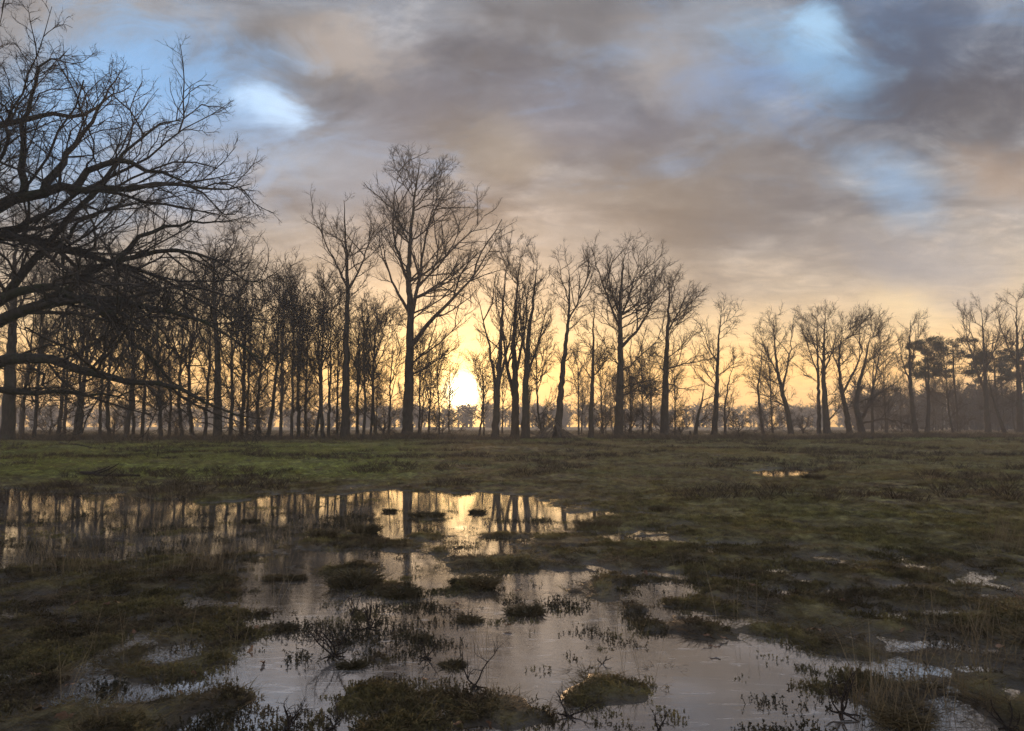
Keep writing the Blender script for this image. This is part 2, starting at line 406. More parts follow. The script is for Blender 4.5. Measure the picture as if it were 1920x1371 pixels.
u = np.linspace(-1, 1, NX); xs = 1.7 * np.sinh(6.1 * u) / 1.0
xs = xs * (420 / xs[-1])
yn = np.concatenate([np.linspace(-30, 1.6, 40, endpoint=False), np.geomspace(1.6, 520, NY)])
X, Y = np.meshgrid(xs, yn); Z = height(X, Y)
ii = np.arange(len(yn) - 1)[:, None] * NX + np.arange(NX - 1)[None]
F = np.stack([ii, ii + 1, ii + NX + 1, ii + NX], -1).reshape(-1, 4)
g = obj('ground', make_mesh('ground', np.stack([X.ravel(), Y.ravel(), Z], 1), [F]), M_GROUND)
tag(g, 'boggy heath meadow of moss, short grass and wet peat', kind='structure')
wx, wy = 33., 29.
wv_ = np.array([(-wx, -3.5, 0), (wx, -3.5, 0), (wx, wy, 0), (-wx, wy, 0)])
tag(obj('water', make_mesh('water', wv_, [np.array([[0, 1, 2, 3]])]), M_WATER), 'shallow half frozen flood water lying in the meadow', kind='structure')

# ------------------------------------------------------------------ trees
def polyline(pts, step):
    pts = np.asarray(pts, float); out = [pts[0]]
    for a, b in zip(pts[:-1], pts[1:]):
        k = max(1, int(round(np.linalg.norm(b - a) / step)))
        for i in range(1, k + 1): out.append(a + (b - a) * i / k)
    out = np.array(out)
    for _ in range(2):                                   # round the corners
        out[1:-1] = .5 * out[1:-1] + .25 * (out[:-2] + out[2:])
    return out
def colonise(pos, par, att, step, infl, kill, iters, rng, up=.12, wig=.22, locked=0):
    """space colonisation: branches grow from the given nodes towards the attractor points"""
    pos = [p for p in pos]; par = list(par); kids = np.zeros(len(pos), int).tolist()
    P = np.array(pos); near = np.zeros(len(att), int); dist = np.full(len(att), 1e9)
    def upd(ids):
        nonlocal near, dist
        d = np.linalg.norm(att[:, None] - np.array([pos[i] for i in ids])[None], axis=2)
        j = d.argmin(1); dm = d[np.arange(len(att)), j]
        b = dm < dist; dist = np.where(b, dm, dist); near = np.where(b, np.array(ids)[j], near)
    upd([i for i in range(len(pos)) if i >= locked])
    for it in range(iters):
        if not len(att): break
        act = dist < infl
        if not act.any(): infl *= 1.5; continue
        ids, inv = np.unique(near[act], return_inverse=True)
        acc = np.zeros((len(ids), 3)); np.add.at(acc, inv, unit(att[act] - np.array(pos)[near[act]]))
        cnt = np.bincount(inv)
        new = []
        for q, i in enumerate(ids):
            if kids[i] >= 3: continue
            d = unit(unit(acc[q]) + np.array([0, 0, up]) + rng.normal(0, wig, 3))
            pos.append(pos[i] + d * step); par.append(int(i)); kids[i] += 1; kids.append(0); new.append(len(pos) - 1)
        if not new:
            # attractors whose nearest node is full are dropped
            keep = np.array([kids[i] < 3 for i in near]); att, near, dist = att[keep], near[keep], dist[keep]
            if not len(att): break
            continue
        upd(new)
        keep = dist > kill
        att, near, dist = att[keep], near[keep], dist[keep]
    return np.array(pos), np.array(par)
def skeleton(pos, par, r_base, r_tip, fixed=0, smooth_it=2, n_trunk=0, limb_pw=.50):
    n = len(pos); L = np.zeros(n); haskid = np.zeros(n, bool); haskid[par[par >= 0]] = True
    L[~haskid] = 1
    for i in range(n - 1, 0, -1):
        if par[i] >= 0: L[par[i]] += L[i]
    main = np.full(n, -1); best = np.zeros(n)
    for i in range(n):
        p = par[i]
        if p >= 0 and L[i] > best[p]: best[p] = L[i]; main[p] = i
    for _ in range(smooth_it):
        q = pos.copy(); idx = np.arange(n); ok = (idx >= fixed) & (main >= 0) & (par >= 0)
        q[ok] = .5 * pos[ok] + .25 * pos[par[ok]] + .25 * pos[main[ok]]; pos = q
    pw = math.log(r_base / r_tip) / math.log(max(L[0], 2))
    r = r_tip * np.maximum(L, 1) ** min(pw, limb_pw)
    if n_trunk: r[:n_trunk] = np.maximum(r_base * (L[:n_trunk] / L[0]) ** .52, r_tip)
    din = np.zeros((n, 3)); c = par >= 0; din[c] = unit(pos[c] - pos[par[c]])
    T = din.copy(); mm = main >= 0; T[mm] += unit(pos[main[mm]] - pos[mm]); T = unit(T); T[T.sum(1) == 0] = (0, 0, 1)
    return pos, r, main, T, din, haskid
def segment_mesh(name, pos, par, r, main, T, idx, sides=((.12, 12), (.045, 7), (.018, 4), (0, 3))):
    idx = np.asarray(idx); Vs, Fs, base = [], [], 0
    p = par[idx]; ismain = main[p] == idx
    seg = unit(pos[idx] - pos[p])
    T0 = np.where(ismain[:, None], T[p], seg); R0 = np.where(ismain, r[p], np.minimum(r[p], r[idx] * 1.12))
    hi = 1e9
    for lo, k in sides:
        s = (R0 >= lo) & (R0 < hi); hi = lo
        if s.any():
            V, Fq = tubes(pos[p][s], R0[s], T0[s], pos[idx][s], r[idx][s], T[idx][s], k, base)
            Vs.append(V); Fs.append(Fq); base += len(V)
    return Vs, Fs, base
def grow_paths(start, d, length, S, jit, up, rng):
    """bent branch paths: (B, S+1, 3)"""
    P = [start]; d = unit(d)
    for _ in range(S):
        d = unit(d + rng.normal(0, jit, d.shape) + np.array([0, 0, up])); P.append(P[-1] + d * (length / S)[:, None])
    return np.stack(P, 1)
def spawn(P, L, n, rng, t0, t1, ang, ratio, full=0.0):
    """side branches leaving their parents at acute angles, shorter towards the tip"""
    B, S = P.shape[0], P.shape[1] - 1
    t = t0 + (t1 - t0) * (np.arange(n)[None] + rng.uniform(0, 1, (B, n))) / n
    f = t * S; i = np.minimum(f.astype(int), S - 1); bi = np.arange(B)[:, None]
    p0, p1 = P[bi, i], P[bi, i + 1]; st = p0 + (p1 - p0) * (f - i)[..., None]; tan_ = unit(p1 - p0)
    perp = unit(np.cross(tan_, rng.normal(0, 1, tan_.shape))); a = rng.normal(ang, .16, (B, n))[..., None]
    d = tan_ * np.cos(a) + perp * np.sin(a); ln = L[:, None] * ratio * (1.05 - .50 * t) * rng.uniform(.55, 1.3, (B, n))
    keep = np.ones(B * n, bool) if not full else (rng.uniform(0, 1, (B, n)) < np.clip(L / full, .12, 1)[:, None]).ravel()   # short parents carry fewer
    return st.reshape(-1, 3)[keep], d.reshape(-1, 3)[keep], ln.ravel()[keep]
def path_mesh(P, r0, r1, base, k, tip=False, taper=1.0):
    B, S = P.shape[0], P.shape[1] - 1; T = unit(np.gradient(P, axis=1)); f = np.linspace(0, 1, S + 1)[None]
    R = r0[:, None] * (1 - f) ** taper + r1[:, None] * (1 - (1 - f) ** taper); e = S - 1 if tip else S
    Vs, Fs = [], []
    if e:
        V, Fq = tubes(P[:, :e].reshape(-1, 3), R[:, :e].ravel(), T[:, :e].reshape(-1, 3), P[:, 1:e + 1].reshape(-1, 3), R[:, 1:e + 1].ravel(), T[:, 1:e + 1].reshape(-1, 3), k, base)
        Vs.append(V); Fs.append(Fq); base += len(V)
    if tip:
        V, Ft = cones(P[:, -2], R[:, -2], P[:, -1], base); Vs.append(V); Fs.append(Ft); base += len(V)
    return Vs, Fs, base
class Crown:
    """outline of a crown: rows of (py, left px, right px) seen at a depth, round in plan"""
    def __init__(self, rows, depth, flat, widen=1.17):
        rows = sorted(rows, key=lambda q: -q[0]); self.flat, self.depth = flat, depth
        self.z = np.array([at((q[1] + q[2]) / 2, q[0], depth)[2] for q in rows])
        self.cx = np.array([at((q[1] + q[2]) / 2, q[0], depth)[0] for q in rows])
        self.hw = np.array([(at(q[2], q[0], depth) - at(q[1], q[0], depth))[0] / 2 for q in rows]) * widen
    def outside(self, p, rng, slack=.12):
        z = p[:, 2]; cx = np.interp(z, self.z, self.cx); hw = np.interp(z, self.z, self.hw) * (1 + rng.normal(0, slack, len(p)))
        q = ((p[:, 0] - cx) / hw) ** 2 + ((p[:, 1] - self.depth) / (hw * self.flat)) ** 2
        return (q > 1) | (z > self.z[-1] + rng.normal(0, .3, len(p)))
    def surface(self, n, rng):
        w = self.hw + .3; zz = np.interp(rng.uniform(0, 1, n * 3), np.linspace(0, 1, len(self.z)), self.z)
        zz = zz[rng.uniform(0, 1, len(zz)) < np.interp(zz, self.z, w / w.max()) + .25][:n]
        a = np.arange(len(zz)) * 2.39996 + rng.uniform(0, .8, len(zz)); q = rng.uniform(.6, .98, len(zz))
        hw = np.interp(zz, self.z, self.hw); cx = np.interp(zz, self.z, self.cx)
        return np.stack([cx + np.cos(a) * hw * q, self.depth + np.sin(a) * hw * q * self.flat, zz], 1)
def envelope(rows, depth, n, rng, flat=.85, shell=.5, centre=None):
    """attractor points inside a crown: rows of (py, left px, right px) seen at a depth, round in plan"""
    ys = np.array([q[0] for q in rows], float); xl = np.array([q[1] for q in rows], float); xr = np.array([q[2] for q in rows], float)
    out = []
    w = np.interp(np.linspace(ys[0], ys[-1], 200), ys, xr - xl)
    while len(out) < n:
        y = rng.uniform(ys[0], ys[-1]); l, r_ = np.interp(y, ys, xl), np.interp(y, ys, xr)
        if rng.uniform() > ((r_ - l) / w.max()) ** 1.5 + .05: continue
        a = rng.uniform(0, 2 * pi); q = rng.uniform() ** shell
        c = at((l + r_) / 2, y, depth); hw = np.linalg.norm(at(r_, y, depth) - at(l, y, depth)) / 2
        out.append(c + np.array([cos(a) * q * hw, sin(a) * q * hw * flat, 0]))
    return np.array(out)

def pix_line(pts, depth, dy=0.0, step=.5, bow=0.0):
    n = len(pts); out = []
    for i, p in enumerate(pts):
        t = i / max(1, n - 1)
        out.append(at(p[0], p[1], depth + dy * t + bow * sin(pi * t)))
    return polyline(out, step)

STATS = []
def resample(line, S):
    d = np.concatenate([[0], np.cumsum(np.linalg.norm(np.diff(line, axis=0), axis=1))]); t = np.linspace(0, d[-1], S + 1)
    return np.stack([np.interp(t, d, line[:, i]) for i in range(3)], 1), d[-1]
def plant_tree(name, label, cat, depth, trunk, r_base, rows, n_limb, limbs=(), seed=0, group=None, n2=8, n3=6, n4=3, sub=2, up=.10, wig=.14,
               mat=None, tmat=None, limb_parts=False, flat=.85, flare=.45, fork_lo=.35, twig_r=.009, rs=1.0, r2=.50, r3=.50, r4=.60, top_r=.03, limb_r=None, full=5.0):
    rng = np.random.default_rng(seed)
    tl = pix_line(trunk, depth, 0, .4)
    zg = float(height([tl[0][0]], [tl[0][1]])[0]); tl[0][2] = zg - .06
    root = tl[0].copy(); root[2] = zg; n = len(tl)
    tl[2:] += rng.normal(0, .03, (n - 2, 3)) * np.array([1, 1, 0])
    crown = Crown(rows, depth, flat); f = np.linspace(0, 1, n)
    hgt = np.maximum(tl[:, 2] - zg, 0)
    rt = r_base * (1 - (1 - top_r) * np.clip((f - .12) / .88, 0, 1) ** 1.05 * .97) * (1 + flare * np.exp(-hgt / .30) + .10 * np.exp(-hgt / 1.8))
    S0 = 12; LP, LR = [], []; lines = [(tl, rt)]
    for lb in limbs:                                       # boughs traced from the photograph
        line = pix_line(lb[0], depth, lb[1], .4); best = None
        for (pl, pr) in lines:
            j = int(np.linalg.norm(pl - line[0], axis=1).argmin()); dd = np.linalg.norm(pl[j] - line[0])
            if best is None or dd < best[0]: best = (dd, pl[j], pr[j])
        line = line + (best[1] - line[0]) * np.linspace(1, 0, len(line))[:, None] ** 2
        line[1:] += rng.normal(0, .05, (len(line) - 1, 3)) * wig / .14
        P, ln = resample(line, S0); P[1:] += np.cumsum(rng.normal(0, .05 * wig / .14, (S0, 3)), axis=0) * np.linspace(.2, 1, S0)[:, None]; LP.append(P); r0 = min(best[2] * .68, (.012 + .0095 * ln ** 1.15) * 1.2 * rs)
        if limb_r: r0 = min(best[2] * .85, limb_r * ln ** .75)
        LR.append(r0); lines.append((line, r0 * np.linspace(1, .12, len(line))))
    if n_limb:                                             # further boughs, each curving from the stem up to the crown's outline
        tg = crown.surface(n_limb, rng); lo = int(n * fork_lo); tops = np.array([t_[2] for t_ in tl])
        for t_ in tg:
            zt = max(tl[lo][2], min(t_[2] - np.hypot(*(t_[:2] - tl[-1][:2])) * rng.uniform(.5, 1.15) - .3, tl[-2][2])); j = int(np.abs(tops - zt).argmin()); p0 = tl[j]
            out = t_ - p0; c = p0 + np.array([out[0] * .48, out[1] * .48, max(out[2], .3) * .30]); u_ = np.linspace(0, 1, S0 + 1)[:, None]
            P = p0 * (1 - u_) ** 2 + c * 2 * u_ * (1 - u_) + t_ * u_ ** 2; ln = np.linalg.norm(np.diff(P, axis=0), axis=1).sum()
            P[1:] += np.cumsum(rng.normal(0, .055 * wig / .14, (S0, 3)), axis=0); LP.append(P); LR.append(min(rt[j] * .55, (.010 + .0085 * ln ** 1.15) * rs))
    tP, tln = resample(tl[int(n * max(fork_lo, .3)):], S0)
    LP = np.array(LP); LR = np.array(LR); LL = np.linalg.norm(np.diff(LP, axis=1), axis=2).sum(1)
    allP = np.concatenate([LP, tP[None]]); allL = np.concatenate([LL, [min(tln, LL.mean() * 1.2)]]); allR = np.concatenate([LR, [r_base * .3]])
    e = bpy.data.objects.new(name, None); COL.objects.link(e); e.location = root; e.empty_display_size = .3
    tag(e, label, cat, group)
    T = unit(np.gradient(tl, axis=0)); T[0] = (0, 0, 1); q = tl - root
    V, Fq = tubes(q[:-1], rt[:-1], T[:-1], q[1:], rt[1:], T[1:], 12)
    obj('trunk', make_mesh(name + '_trunk', V, [Fq]), mat or M_BARK, e)
    Vs, Fs, base = [], [], 0
    for i in range(len(LP)):
        if limb_parts and i < len(limbs):
            V, Fq, _ = path_mesh(LP[i][None] - root, LR[i:i + 1], np.full(1, .014), 0, 9, taper=1.15)
            obj('limb', make_mesh(name + '_limb', np.concatenate(V), Fq), mat or M_BARK, e)
        else:
            V, Fq, base = path_mesh(LP[i][None] - root, LR[i:i + 1], np.full(1, twig_r * 1.3), base, 7, taper=1.2); Vs += V; Fs += Fq
    P, L = allP, allL
    for lv, (nn, ra, S, an, k, rr) in enumerate(((n2, r2, 5, .68, 4, .0120), (n3, r3, 3, .68, 3, .0105), (n4, r4, 2, .6, 3, .0))):
        st, d, ln = spawn(P, L, nn, rng, .12 if lv else .15, 1.0, an, ra, (full, full * .36, full * .11)[lv]); ln = np.maximum(ln, .22)
        if lv == 2: ln = np.maximum(ln, .38)
        Q = grow_paths(st, d, ln, S, wig * 1.15, up * (1.0 if lv < 2 else .6), rng)
        for _ in range(2):
            o = crown.outside(Q[:, -1], rng) & (ln > .45)
            if o.any(): Q[o] = Q[o][:, :1] + (Q[o] - Q[o][:, :1]) * .72; ln = np.where(o, ln * .72, ln)
        if lv < 2: r0 = np.minimum(.006 + rr * ln ** 1.1, .10) * rs; r0 = np.maximum(r0, twig_r * 1.05); r1 = np.maximum(r0 * .4, twig_r * .8)
        else: r0 = np.full(len(ln), twig_r) * rng.uniform(.8, 1.2, len(ln)); r1 = r0 * .5
        V, Fq, base = path_mesh(Q - root, r0, r1, base, k, tip=(lv == 2)); Vs += V; Fs += Fq
        P, L = Q, ln
    for _ in range(sub):
        st, d, ln = spawn(P, L, 1, rng, .1, .9, .7, .62); ln = np.maximum(ln, .18)
        V, Ft = cones(st - root, np.full(len(ln), twig_r * .68), st - root + (unit(d) + np.array([0, 0, up])) * ln[:, None], base); Vs.append(V); Fs.append(Ft); base += len(V)
    obj('crown', make_mesh(name + '_crown', np.concatenate(Vs), Fs), tmat or M_TWIG, e)
    STATS.append((name, len(P), sum(len(f_) * (f_.shape[1] - 2) for f_ in Fs)))
    return e

def copy_tree(src, loc, rotz, scale, label, group=None, tilt=(0, 0)):
    r = src.copy(); COL.objects.link(r); r.location = loc; r.rotation_euler = (tilt[0], tilt[1], rotz); r.scale = scale
    r['label'] = label
    if group: r['group'] = group
    for ch in src.children:
        c = ch.copy(); COL.objects.link(c); c.parent = r
    return r

# the spreading oak whose trunk stands just outside the left edge
OAK_LIMBS = [
    ([(-60, 640), (0, 608), (44, 588), (100, 571), (161, 556), (191, 551), (235, 564), (302, 581), (352, 598), (403, 621), (446, 645), (493, 682)], -2.0),
    ([(-50, 590), (0, 551), (34, 541), (91, 532), (117, 541), (151, 561), (185, 574), (228, 601), (268, 618), (302, 642)], -4.0),
    ([(80, 576), (134, 544), (168, 524), (201, 504), (245, 487), (289, 480), (336, 484), (403, 484), (436, 500), (477, 531), (520, 551)], 1.5),
    ([(-40, 600), (0, 575), (34, 534), (67, 487), (111, 444), (134, 413), (174, 383), (185, 350), (201, 336), (242, 279), (289, 255), (336, 238), (375, 225)], 2.5),
    ([(67, 487), (101, 464), (168, 423), (221, 396)], -1.2),
    ([(190, 510), (235, 477), (289, 444), (319, 423), (369, 413), (436, 407), (505, 395)], 3.0),
    ([(-30, 430), (17, 386), (101, 359), (144, 364), (174, 379), (201, 366), (218, 359), (268, 361), (319, 364), (379, 362), (440, 370), (492, 362)], -2.5),
    ([(47, 372), (50, 268), (54, 218), (74, 161), (134, 101), (168, 93)], -1.5),
    ([(84, 362), (110, 310), (128, 279), (168, 215), (188, 161), (215, 125)], 2.5),
    ([(-25, 250), (0, 228), (60, 221), (101, 215), (161, 218), (201, 181), (255, 148)], 3.5),
    ([(144, 365), (190, 310), (235, 295), (285, 312), (336, 332), (386, 336), (440, 325)], -1.0),
    ([(-70, 700), (0, 685), (34, 668), (77, 662), (134, 682), (201, 695), (268, 712), (319, 715), (356, 736), (403, 759), (453, 789), (497, 796)], -3.0),
    ([(-72, 725), (0, 732), (67, 734), (134, 737), (201, 742), (242, 729), (275, 719)], 1.0),
    ([(285, 713), (336, 756), (372, 780), (419, 796), (470, 803)], 1.0),
    ([(180, 574), (240, 610), (300, 690), (360, 730), (400, 745)], 2.0),
    ([(-70, 640), (-150, 560), (-260, 520), (-380, 560)], -2.0), ([(-60, 500), (-160, 380), (-280, 300)], 2.0),
    ([(-40, 330), (-120, 200), (-200, 120)], -1.5)]
OAK_ROWS = [(8, -160, 50), (60, -260, 150), (105, -330, 330), (160, -370, 405), (220, -400, 445), (300, -420, 475), (350, -430, 522),
            (450, -430, 545), (550, -430, 540), (650, -430, 505), (720, -400, 490), (780, -300, 470)]
plant_tree('oak_tree', 'huge spreading bare oak whose long limbs reach in from the left edge', 'tree', 27.0,
           [(-85, 868), (-82, 760), (-75, 660), (-60, 560), (-45, 460), (-40, 340), (-45, 220), (-60, 130), (-75, 70)], .75, OAK_ROWS, 22, OAK_LIMBS, 11,
           n2=14, n3=9, n4=5, sub=2, up=.05, wig=.24, mat=M_OAK, tmat=M_OAKTWIG, limb_parts=True, flat=.7, fork_lo=.5, twig_r=.0068, rs=.9, r2=.36, r3=.48, r4=.55, limb_r=.036, full=6.0)

# ------------------------------------------------------------------ the tree row: each traced from its own silhouette
ROW = [
 dict(lb='tallest bare tree, twin stemmed crown, just left of the sun', d=57, r=.50, n=900, seed=21, step=.38,
      trunk=[(763, 826), (766, 740), (768, 660), (770, 590), (766, 520), (770, 440), (778, 360), (788, 300)],
      limbs=[([(771, 600), (784, 540), (795, 480), (815, 400), (830, 335)], 1), ([(772, 650), (800, 612), (840, 572), (880, 530), (915, 480), (943, 425)], -2),
             ([(768, 590), (742, 545), (722, 490), (708, 430)], 2), ([(768, 700), (800, 690), (830, 672), (868, 655)], -2), ([(784, 540), (830, 490), (865, 430), (890, 370)], 2.5),
             ([(766, 530), (740, 460), (735, 390), (745, 320)], -2.5)],
      rows=[(272, 745, 800), (300, 715, 850), (340, 698, 890), (380, 698, 912), (430, 705, 915), (480, 715, 930), (540, 735, 900), (600, 745, 870), (670, 745, 855)]),
 dict(lb='upright bare tree with bare lower trunk and fan shaped crown left of the tallest tree', d=55.5, r=.40, n=520, seed=22,
      trunk=[(648, 828), (648, 720), (650, 620), (652, 545), (650, 490), (647, 430), (645, 375)],
      limbs=[([(652, 548), (676, 500), (692, 450), (704, 400)], 1.5), ([(651, 545), (628, 490), (605, 440), (585, 395)], -1.5), ([(650, 600), (675, 610), (700, 590)], 1), ([(649, 690), (680, 680), (692, 668)], -1)],
      rows=[(352, 590, 700), (380, 576, 716), (430, 588, 724), (480, 608, 716), (530, 615, 705), (600, 620, 700)]),
 dict(lb='multi stemmed dark tree on the right of the sun, leftmost of the dense clump', d=57, r=.34, n=430, seed=23, up=.35,
      trunk=[(928, 826), (932, 750), (938, 660), (943, 570), (950, 490)],
      limbs=[([(930, 770), (925, 690), (912, 610), (900, 540)], 1), ([(934, 720), (955, 640), (965, 560)], -1)],
      rows=[(425, 930, 962), (480, 905, 970), (560, 886, 965), (640, 895, 960)]),
 dict(lb='thick dark tree in the middle of the dense clump right of the sun', d=58.5, r=.40, n=480, seed=24, up=.4,
      trunk=[(965, 825), (967, 740), (963, 650), (968, 560), (975, 480)],
      limbs=[([(966, 760), (950, 680), (942, 600), (930, 530)], 1.5), ([(965, 700), (985, 610), (995, 520)], -1.5)],
      rows=[(432, 955, 1000), (490, 935, 1012), (560, 918, 1018), (640, 925, 1005)]),
 dict(lb='dark tree with upswept branches, rightmost stem of the dense clump beside the stick pile', d=57.5, r=.38, n=480, seed=25, up=.4,
      trunk=[(985, 825), (985, 740), (990, 640), (1000, 560), (1008, 490)],
      limbs=[([(987, 720), (1010, 640), (1030, 560)], 1.5), ([(988, 690), (975, 600), (972, 520)], -1.5)],
      rows=[(452, 985, 1022), (510, 972, 1042), (580, 968, 1048), (660, 975, 1035)]),
 dict(lb='leaning tree rising out of the pile of sticks', d=57, r=.36, n=460, seed=26,
      trunk=[(1043, 826), (1050, 760), (1055, 690), (1064, 620), (1068, 560), (1066, 500)],
      limbs=[([(1056, 680), (1080, 655), (1105, 665)], -1), ([(1066, 600), (1090, 550), (1112, 500), (1125, 470)], 1.5), ([(1067, 570), (1050, 520), (1040, 480)], -1)],
      rows=[(448, 1065, 1105), (480, 1035, 1128), (540, 1025, 1132), (600, 1030, 1125), (680, 1035, 1110)]),
 dict(lb='slim straight tree standing between the leaning tree and the broad domed tree', d=60, r=.27, n=300, seed=27,
      trunk=[(1108, 823), (1110, 740), (1112, 660), (1113, 600), (1115, 560)],
      limbs=[([(1111, 700), (1135, 680), (1150, 650)], 1), ([(1111, 710), (1090, 680), (1078, 650)], -1)],
      rows=[(550, 1095, 1130), (600, 1078, 1150), (660, 1070, 1155), (730, 1075, 1145)]),
 dict(lb='broad domed tree with thick trunk and long low branch right of the sun', d=60, r=.46, n=780, seed=28, step=.34,
      trunk=[(1160, 824), (1162, 740), (1164, 670), (1162, 600), (1164, 540), (1172, 470)],
      limbs=[([(1163, 735), (1190, 720), (1220, 712), (1255, 690)], -2), ([(1164, 650), (1200, 615), (1230, 560), (1245, 510)], 2), ([(1163, 620), (1140, 560), (1122, 500), (1115, 460)], -2), ([(1164, 600), (1185, 540), (1205, 470)], -2), ([(1163, 745), (1205, 722), (1240, 725)], 2)],
      rows=[(438, 1155, 1215), (465, 1115, 1248), (510, 1100, 1262), (570, 1105, 1262), (640, 1115, 1250), (710, 1130, 1240)]),
 dict(lb='tree with level lower boughs right of the broad domed tree', d=62, r=.42, n=620, seed=29,
      trunk=[(1245, 823), (1247, 740), (1250, 660), (1253, 590), (1256, 520)],
      limbs=[([(1248, 695), (1285, 680), (1320, 672), (1345, 660)], -1.5), ([(1248, 712), (1280, 730), (1310, 722)], 1.5), ([(1249, 720), (1220, 735), (1195, 760)], 1.5), ([(1252, 620), (1280, 570), (1300, 530)], 1.5), ([(1247, 745), (1265, 720), (1275, 690)], 1)],
      rows=[(495, 1240, 1285), (525, 1215, 1310), (580, 1200, 1325), (650, 1205, 1330), (720, 1205, 1320)]),
 dict(lb='medium tree with open rounded crown, alone between the level boughed tree and the stump', d=68, r=.33, n=430, seed=30,
      trunk=[(1338, 822), (1343, 760), (1345, 690), (1348, 630), (1352, 580)],
      limbs=[([(1345, 705), (1375, 680), (1395, 665)], -1), ([(1346, 680), (1325, 640), (1312, 600)], 1)],
      rows=[(545, 1325, 1375), (575, 1300, 1392), (630, 1293, 1398), (700, 1300, 1398), (750, 1320, 1390)]),
 dict(lb='crooked small tree leaning right beside the fallen stump', d=69, r=.22, n=190, seed=31,
      trunk=[(1303, 822), (1308, 785), (1318, 745), (1322, 715)], limbs=[([(1316, 755), (1340, 740), (1360, 745)], 1)],
      rows=[(700, 1300, 1340), (725, 1285, 1365), (760, 1290, 1370)]),
 dict(lb='thin twin stemmed sapling to the right of the rounded crown tree', d=70, r=.15, n=170, seed=32,
      trunk=[(1360, 822), (1358, 770), (1366, 715), (1380, 670)], limbs=[([(1361, 800), (1370, 760), (1372, 735)], 1)],
      rows=[(650, 1365, 1395), (700, 1345, 1405), (760, 1345, 1390)]),
 dict(lb='leaning tree tilting left with forked crown, left of the tall domed pair', d=76, r=.34, n=440, seed=33,
      trunk=[(1484, 820), (1476, 770), (1466, 735), (1457, 690), (1452, 640), (1450, 600)],
      limbs=[([(1466, 735), (1478, 680), (1482, 630), (1484, 600)], 1), ([(1458, 700), (1435, 660), (1420, 620)], -1)],
      rows=[(572, 1430, 1475), (595, 1405, 1490), (650, 1396, 1492), (720, 1402, 1488)]),
 dict(lb='slim pair of crossed stems with thin branches left of the left tilting tree', d=76, r=.19, n=260, seed=34,
      trunk=[(1432, 820), (1425, 775), (1421, 730), (1426, 690), (1430, 640)], limbs=[([(1440, 818), (1430, 790), (1424, 760)], .3)],
      rows=[(620, 1410, 1450), (680, 1395, 1455), (750, 1395, 1450)]),
 dict(lb='tall slim trunk, left one of the touching pair under the dark domed crown', d=77, r=.26, n=330, seed=35,
      trunk=[(1536, 819), (1535, 760), (1534, 690), (1532, 640), (1530, 590)], limbs=[([(1534, 700), (1515, 650), (1500, 610)], -1)],
      rows=[(565, 1500, 1550), (590, 1488, 1555), (650, 1482, 1550), (720, 1500, 1550)]),
 dict(lb='stout tree with dark domed crown and low side branch, right one of the touching pair', d=76, r=.42, n=560, seed=36,
      trunk=[(1552, 819), (1547, 760), (1544, 700), (1545, 640), (1548, 590)],
      limbs=[([(1553, 795), (1565, 780), (1580, 755), (1582, 720)], -1), ([(1545, 700), (1565, 650), (1580, 605)], 1), ([(1545, 690), (1525, 640), (1510, 600)], -1)],
      rows=[(558, 1530, 1570), (580, 1505, 1588), (630, 1495, 1598), (700, 1505, 1595)]),
 dict(lb='tree with swaying trunk and wide fan of branches, just right of the domed pair', d=78, r=.36, n=460, seed=37,
      trunk=[(1594, 819), (1586, 770), (1575, 720), (1573, 670), (1580, 620)], limbs=[([(1580, 740), (1605, 690), (1620, 640), (1630, 600)], 1), ([(1575, 700), (1560, 650), (1552, 610)], -1)],
      rows=[(570, 1575, 1625), (595, 1560, 1640), (660, 1555, 1645), (730, 1560, 1630)]),
 dict(lb='forked tree with squat curved trunk and branches sweeping right', d=75, r=.40, n=520, seed=38,
      trunk=[(1617, 821), (1612, 790), (1604, 765), (1608, 730), (1622, 680), (1632, 630)],
      limbs=[([(1612, 790), (1628, 765), (1640, 720), (1650, 670), (1655, 620)], 1.2), ([(1620, 797), (1650, 785), (1690, 790), (1735, 805)], -1)],
      rows=[(578, 1620, 1655), (600, 1600, 1680), (660, 1595, 1695), (740, 1600, 1690)]),
 dict(lb='thin straight trunk behind the squat forked tree', d=82, r=.20, n=200, seed=39,
      trunk=[(1636, 817), (1636, 760), (1637, 700), (1642, 640)], rows=[(600, 1630, 1660), (650, 1618, 1665), (720, 1620, 1660)]),
 dict(lb='narrow tree leaning left with a brush like upright crown', d=80, r=.34, n=330, seed=40, up=.45,
      trunk=[(1718, 819), (1710, 760), (1706, 700), (1705, 640), (1707, 600)], limbs=[([(1707, 720), (1690, 670), (1680, 630)], 1), ([(1706, 690), (1722, 640), (1730, 600)], -1)],
      rows=[(578, 1688, 1732), (620, 1680, 1740), (680, 1678, 1735), (740, 1690, 1728)]),
 dict(lb='straight trunk right of the brush crowned tree, in front of the pines', d=81, r=.28, n=260, seed=41,
      trunk=[(1738, 819), (1741, 760), (1741, 700), (1736, 640)], rows=[(615, 1725, 1760), (660, 1715, 1770), (720, 1715, 1765), (760, 1720, 1760)]),
 dict(lb='tall straight bare tree before the misty wood, trunk left of the crossing trunks', d=92, r=.42, n=430, seed=42, up=.35,
      trunk=[(1853, 815), (1848, 740), (1846, 680), (1843, 620), (1840, 580)], limbs=[([(1847, 740), (1830, 690), (1815, 640), (1808, 590)], 1), ([(1847, 700), (1865, 650), (1875, 600)], -1)],
      rows=[(545, 1820, 1860), (570, 1800, 1882), (620, 1800, 1885), (680, 1812, 1880), (730, 1825, 1870)]),
 dict(lb='slanting bare trunk crossing behind the tall straight tree near the right edge', d=93, r=.28, n=200, seed=43,
